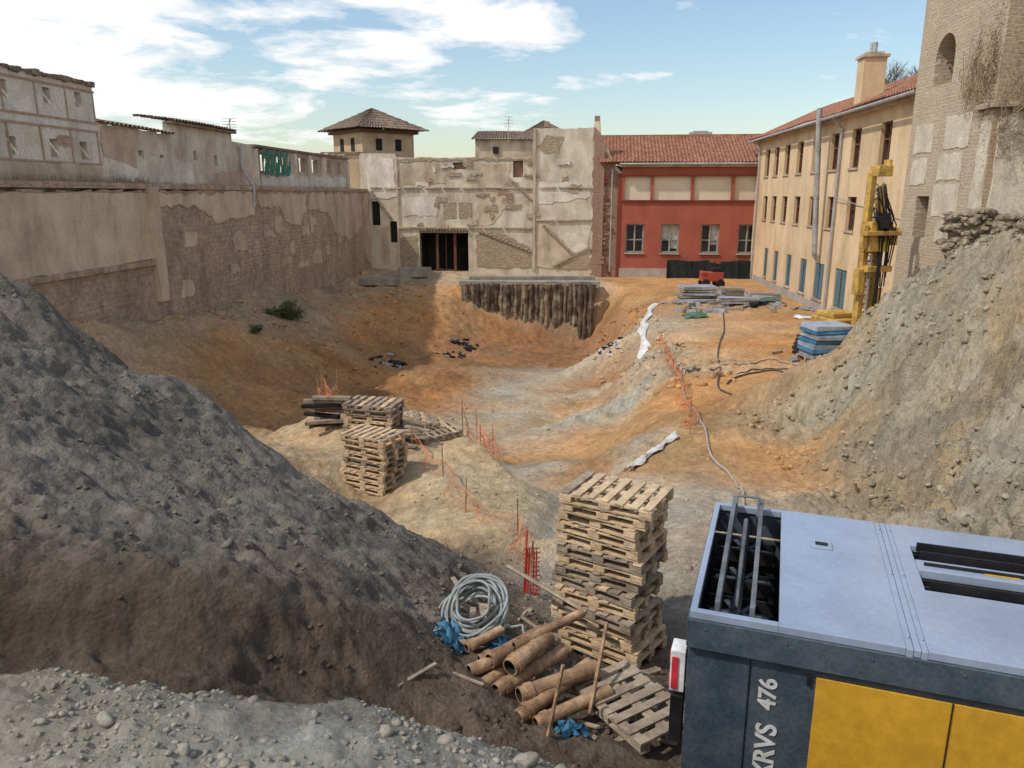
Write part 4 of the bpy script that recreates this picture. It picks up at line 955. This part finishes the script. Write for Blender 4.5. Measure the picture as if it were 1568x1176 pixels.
# ------------------------------------------------------------------ site materials on the terrace
mb=MB()
for k in range(26):
    i=k%7; j=k//7; x=10.9+i*.17+j*.05; z=H(11.3,28.5)+.1+j*.15
    mb.pipe((x,27.8,z),(x+.35,29.8,z),.075,.012,0,0,10)
mb.obj('black_pipe_bundle',[M_blk2])
mb=MB(); z=H(8.9,21.2)
pallet(mb,(8.9,21.2,z+.05),.15,1.2,1.0,.144,m=1)
for j in range(7): mb.box((8.9+RND(-.04,.04),21.2+RND(-.04,.04),z+.27+j*.13),(1.15,.9,.115),0 if j%2 else 2,Matrix.Rotation(.15+RND(-.06,.06),3,'Z'),.02)
mb.obj('blue_wrapped_sacks',[M_blue,M_palD,M_plgrey],bevel=.02)
mb=MB()
for (x,y,w_,d_,h_,n) in ((10.8,44.2,2.2,1.6,.85,5),(13.0,44.8,1.3,1.2,.6,4),(14.3,43.2,1.8,1.5,.55,4),(12.6,42.2,2.2,.7,.3,3)):
    z=H(x,y)
    for k in range(n): mb.box((x+RND(-.06,.06),y+RND(-.1,.1),z+.1+h_*(k+.5)/n),(w_*RND(.85,1),d_*RND(.8,1),h_/n*.85),k%2,Matrix.Rotation(RND(-.08,.08),3,'Z'),.03)
mb.obj('wrapped_material_stacks',[M_plgrey,M_palD])
mb=MB(); tarp(mb,14.2,43.0,1.8,1.5,.75); tarp(mb,9.6,39.5,1.2,1.0,.25); mb.obj('green_tarpaulin',[mat('dull_green_tarp',(.09,.17,.12),None,3)],smooth=True)
mb=MB()
for k in range(80):
    x=RND(9.0,16); y=RND(40,47); z=H(x,y); mb.box((x,y,z+.08),(RND(.2,1.2),RND(.08,.3),RND(.05,.25)),k%4,Matrix.Rotation(RND(0,3),3,'Z'))
for k in range(25):
    x=RND(10,13); y=RND(23,29); z=H(x,y); mb.box((x,y,z+.05),(RND(.2,.8),RND(.06,.2),RND(.04,.12)),k%4,Matrix.Rotation(RND(0,3),3,'Z'))
mb.obj('construction_debris',[M_palD,M_blk2,M_plgrey,M_conc])
mb=MB(); z=-6
mb.box((13.2,50.5,z+.75),(1.4,.9,.6),0); mb.box((13.5,50.5,z+1.15),(.6,.7,.35),1); mb.box((12.6,50.4,z+1.0),(.3,.8,.2),0)
for x in (12.75,13.7):
    for y in (50.05,50.95): mb.tube([(x,y-.08,z+.3),(x,y+.08,z+.3)],.3,1,14)
mb.obj('red_mini_dumper',[mat('faded_red',(.4,.08,.05),None,3),M_blk2],bevel=.03)
mb=MB()
for (cx,cy,n,w_) in ((-6.2,39,40,1.2),(-3.0,45.5,22,.9),(4.8,43,26,.8),(5.0,38,22,.8),(-3.2,42,14,1.0)):
    for k in range(n):
        x=cx+random.gauss(0,w_*.4); y=cy+random.gauss(0,w_*.5); z=H(x,y); mb.box((x,y,z+.04),(RND(.08,.4),RND(.08,.35),RND(.04,.14)),random.choice([0,0,0,1]) if cx<4 else random.choice([0,2,2]),Matrix.Rotation(RND(0,3),3,'Z')@Matrix.Rotation(RND(-.4,.4),3,'X'),.05)
mb.obj('plastic_rubbish',[M_blk2,M_plgrey,M_sheet])

# ------------------------------------------------------------------ vegetation
def bush(name,x,y,r,h,n,m):
    mb=MB(); z0=H(x,y)
    for k in range(14):
        a=RND(0,6.28); l=RND(.5,1)*r; mb.tube([(x,y,z0),(x+l*.5*math.cos(a),y+l*.5*math.sin(a),z0+h*.5),(x+l*math.cos(a),y+l*math.sin(a),z0+h*RND(.5,1))],.015,1,4)
    cl=[(random.gauss(0,.4)*r,random.gauss(0,.4)*r,RND(.2,1)*h) for _ in range(16)]
    for k in range(n):
        c_=random.choice(cl); p=Vector((x+c_[0]+random.gauss(0,.16)*r,y+c_[1]+random.gauss(0,.16)*r,z0+max(.03,c_[2]+random.gauss(0,.12)*h)))
        s=RND(.03,.08); u=Vector((RND(-1,1),RND(-1,1),RND(-1,1))).normalized()*s; v=u.cross(Vector((RND(-1,1),RND(-1,1),.3))).normalized()*s*.5
        mb.add([p-u,p+v,p+u,p-v],[(0,1,2,3)])
    mb.obj(name,[m,M_bark])
bush('green_bush',-11.2,38.2,1.1,.8,1800,M_leaf)
bush('green_bush',-14.6,35.5,.7,.5,700,M_leaf)
bush('green_bush',-11.6,33.5,.5,.35,300,M_leaf)
mb=MB()
for k in range(2600):
    if k%3: a=RND(29,44); p=FL.P(a,.35+max(0,random.gauss(0,.1)),-.3+RND(-.2,.2)); hh=RND(.1,.4)
    else: a=RND(3,30); p=FL.P(a,.38,-.2+RND(-.2,.2)); hh=RND(.05,.2)
    d2=Vector((RND(-.12,.12),RND(-.12,.12),hh)); mb.add([p,p+Vector((.012,.012,0)),p+d2],[(0,1,2)])
mb.obj('dry_grass',[M_dry])
mb=MB()
def branch(p,d,l,r,k):
    q=p+d*l; mid=(p+q)/2+Vector((RND(-.06,.06),RND(-.06,.06),RND(-.04,.04)))*l
    mb.tube([p,mid,q],[r,r*.85,r*.68],0,5 if k>2 else 3,cap=False)
    if k==0: return
    for i in range(4):
        nd=(d+Vector((RND(-.9,.9),RND(-.9,.9),RND(-.2,.5)))).normalized(); branch(q if i else mid,nd,l*RND(.6,.85),r*.6,k-1)
for (x,y) in ((22.3,46),(24.3,47)):
    mb.tube([(x,y,-6),(x+.1,y,-2),(x,y,4.0)],[.3,.25,.16],0,8)
    for i in range(4): branch(Vector((x,y,3.4+.2*i)),Vector((RND(-.8,.8),RND(-.8,.8),.8)).normalized(),1.15,.08,5)
mb.obj('bare_tree',[M_bark])

# ------------------------------------------------------------------ sky, sun, camera
el=math.radians(50); az=Vector((-.93,-.36,0)).normalized()
sd=Vector((az.x*math.cos(el),az.y*math.cos(el),math.sin(el)))
w=bpy.data.worlds.new('World'); SC.world=w; w.use_nodes=True; nt=w.node_tree; nt.nodes.clear(); L=nt.links.new
out=node(nt,'ShaderNodeOutputWorld'); bg=node(nt,'ShaderNodeBackground'); bg.inputs['Strength'].default_value=.15
sky=node(nt,'ShaderNodeTexSky',sky_type='NISHITA'); sky.sun_disc=False; sky.sun_elevation=el; sky.sun_rotation=math.atan2(az.x,az.y); sky.air_density=1.3; sky.dust_density=.7; sky.ozone_density=2.5
tc=node(nt,'ShaderNodeTexCoord'); sp=node(nt,'ShaderNodeSeparateXYZ'); L(tc.outputs['Generated'],sp.inputs[0])
def mth(op,a,b=None,c=None):
    n=node(nt,'ShaderNodeMath',operation=op)
    for i,v in enumerate((a,b,c)):
        if v is None: continue
        if isinstance(v,(int,float)): n.inputs[i].default_value=v
        else: L(v,n.inputs[i])
    return n.outputs[0]
zz=mth('ADD',mth('MAXIMUM',sp.outputs['Z'],0.0),.12)
cb=node(nt,'ShaderNodeCombineXYZ'); L(mth('DIVIDE',sp.outputs['X'],zz),cb.inputs[0]); L(mth('DIVIDE',sp.outputs['Y'],zz),cb.inputs[1])
ns=node(nt,'ShaderNodeTexNoise'); ns.inputs['Scale'].default_value=1.5; ns.inputs['Detail'].default_value=10; ns.inputs['Roughness'].default_value=.6; ns.inputs['Distortion'].default_value=.3; L(cb.outputs[0],ns.inputs['Vector'])
def blob(c,rad):
    d=node(nt,'ShaderNodeVectorMath',operation='DISTANCE'); L(tc.outputs['Generated'],d.inputs[0]); d.inputs[1].default_value=c
    m=node(nt,'ShaderNodeMapRange'); m.inputs[1].default_value=rad; m.inputs[2].default_value=0; m.inputs[3].default_value=0; m.inputs[4].default_value=1; L(d.outputs['Value'],m.inputs[0]); return m.outputs[0]
v_=mth('ADD',ns.outputs['Fac'],mth('MULTIPLY',blob((-.52,.83,.17),.46),.27))
v_=mth('ADD',v_,mth('MULTIPLY',blob((-.03,.975,.205),.16),.26))
v_=mth('ADD',v_,mth('MULTIPLY',blob((-.2,.95,.24),.15),.14))
v_=mth('ADD',v_,mth('MULTIPLY',blob((-.1,-.9,.5),1.25),.34))  # unseen cloud bank behind the camera, added as fill for camera-facing surfaces
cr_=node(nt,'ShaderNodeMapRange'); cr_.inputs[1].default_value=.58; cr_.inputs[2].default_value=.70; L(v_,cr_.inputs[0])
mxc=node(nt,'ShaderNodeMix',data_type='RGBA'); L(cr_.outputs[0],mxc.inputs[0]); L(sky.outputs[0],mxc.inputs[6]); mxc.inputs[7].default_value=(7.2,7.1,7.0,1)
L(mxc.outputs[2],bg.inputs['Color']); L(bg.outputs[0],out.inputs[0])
sl=bpy.data.lights.new('sun','SUN'); sl.energy=3.0; sl.angle=math.radians(1.5); sl.color=(1,.94,.86)
so=bpy.data.objects.new('sun',sl); SC.collection.objects.link(so); so.rotation_euler=(-sd).to_track_quat('-Z','Y').to_euler()
cd=bpy.data.cameras.new('camera'); cd.sensor_width=36; cd.lens=26.7; cd.clip_end=5000; cd.clip_start=.05
co=bpy.data.objects.new('camera',cd); co.rotation_euler=(math.radians(76),0,0); SC.collection.objects.link(co); SC.camera=co
SC.view_settings.view_transform='Standard'; SC.view_settings.look='None'; SC.view_settings.exposure=0
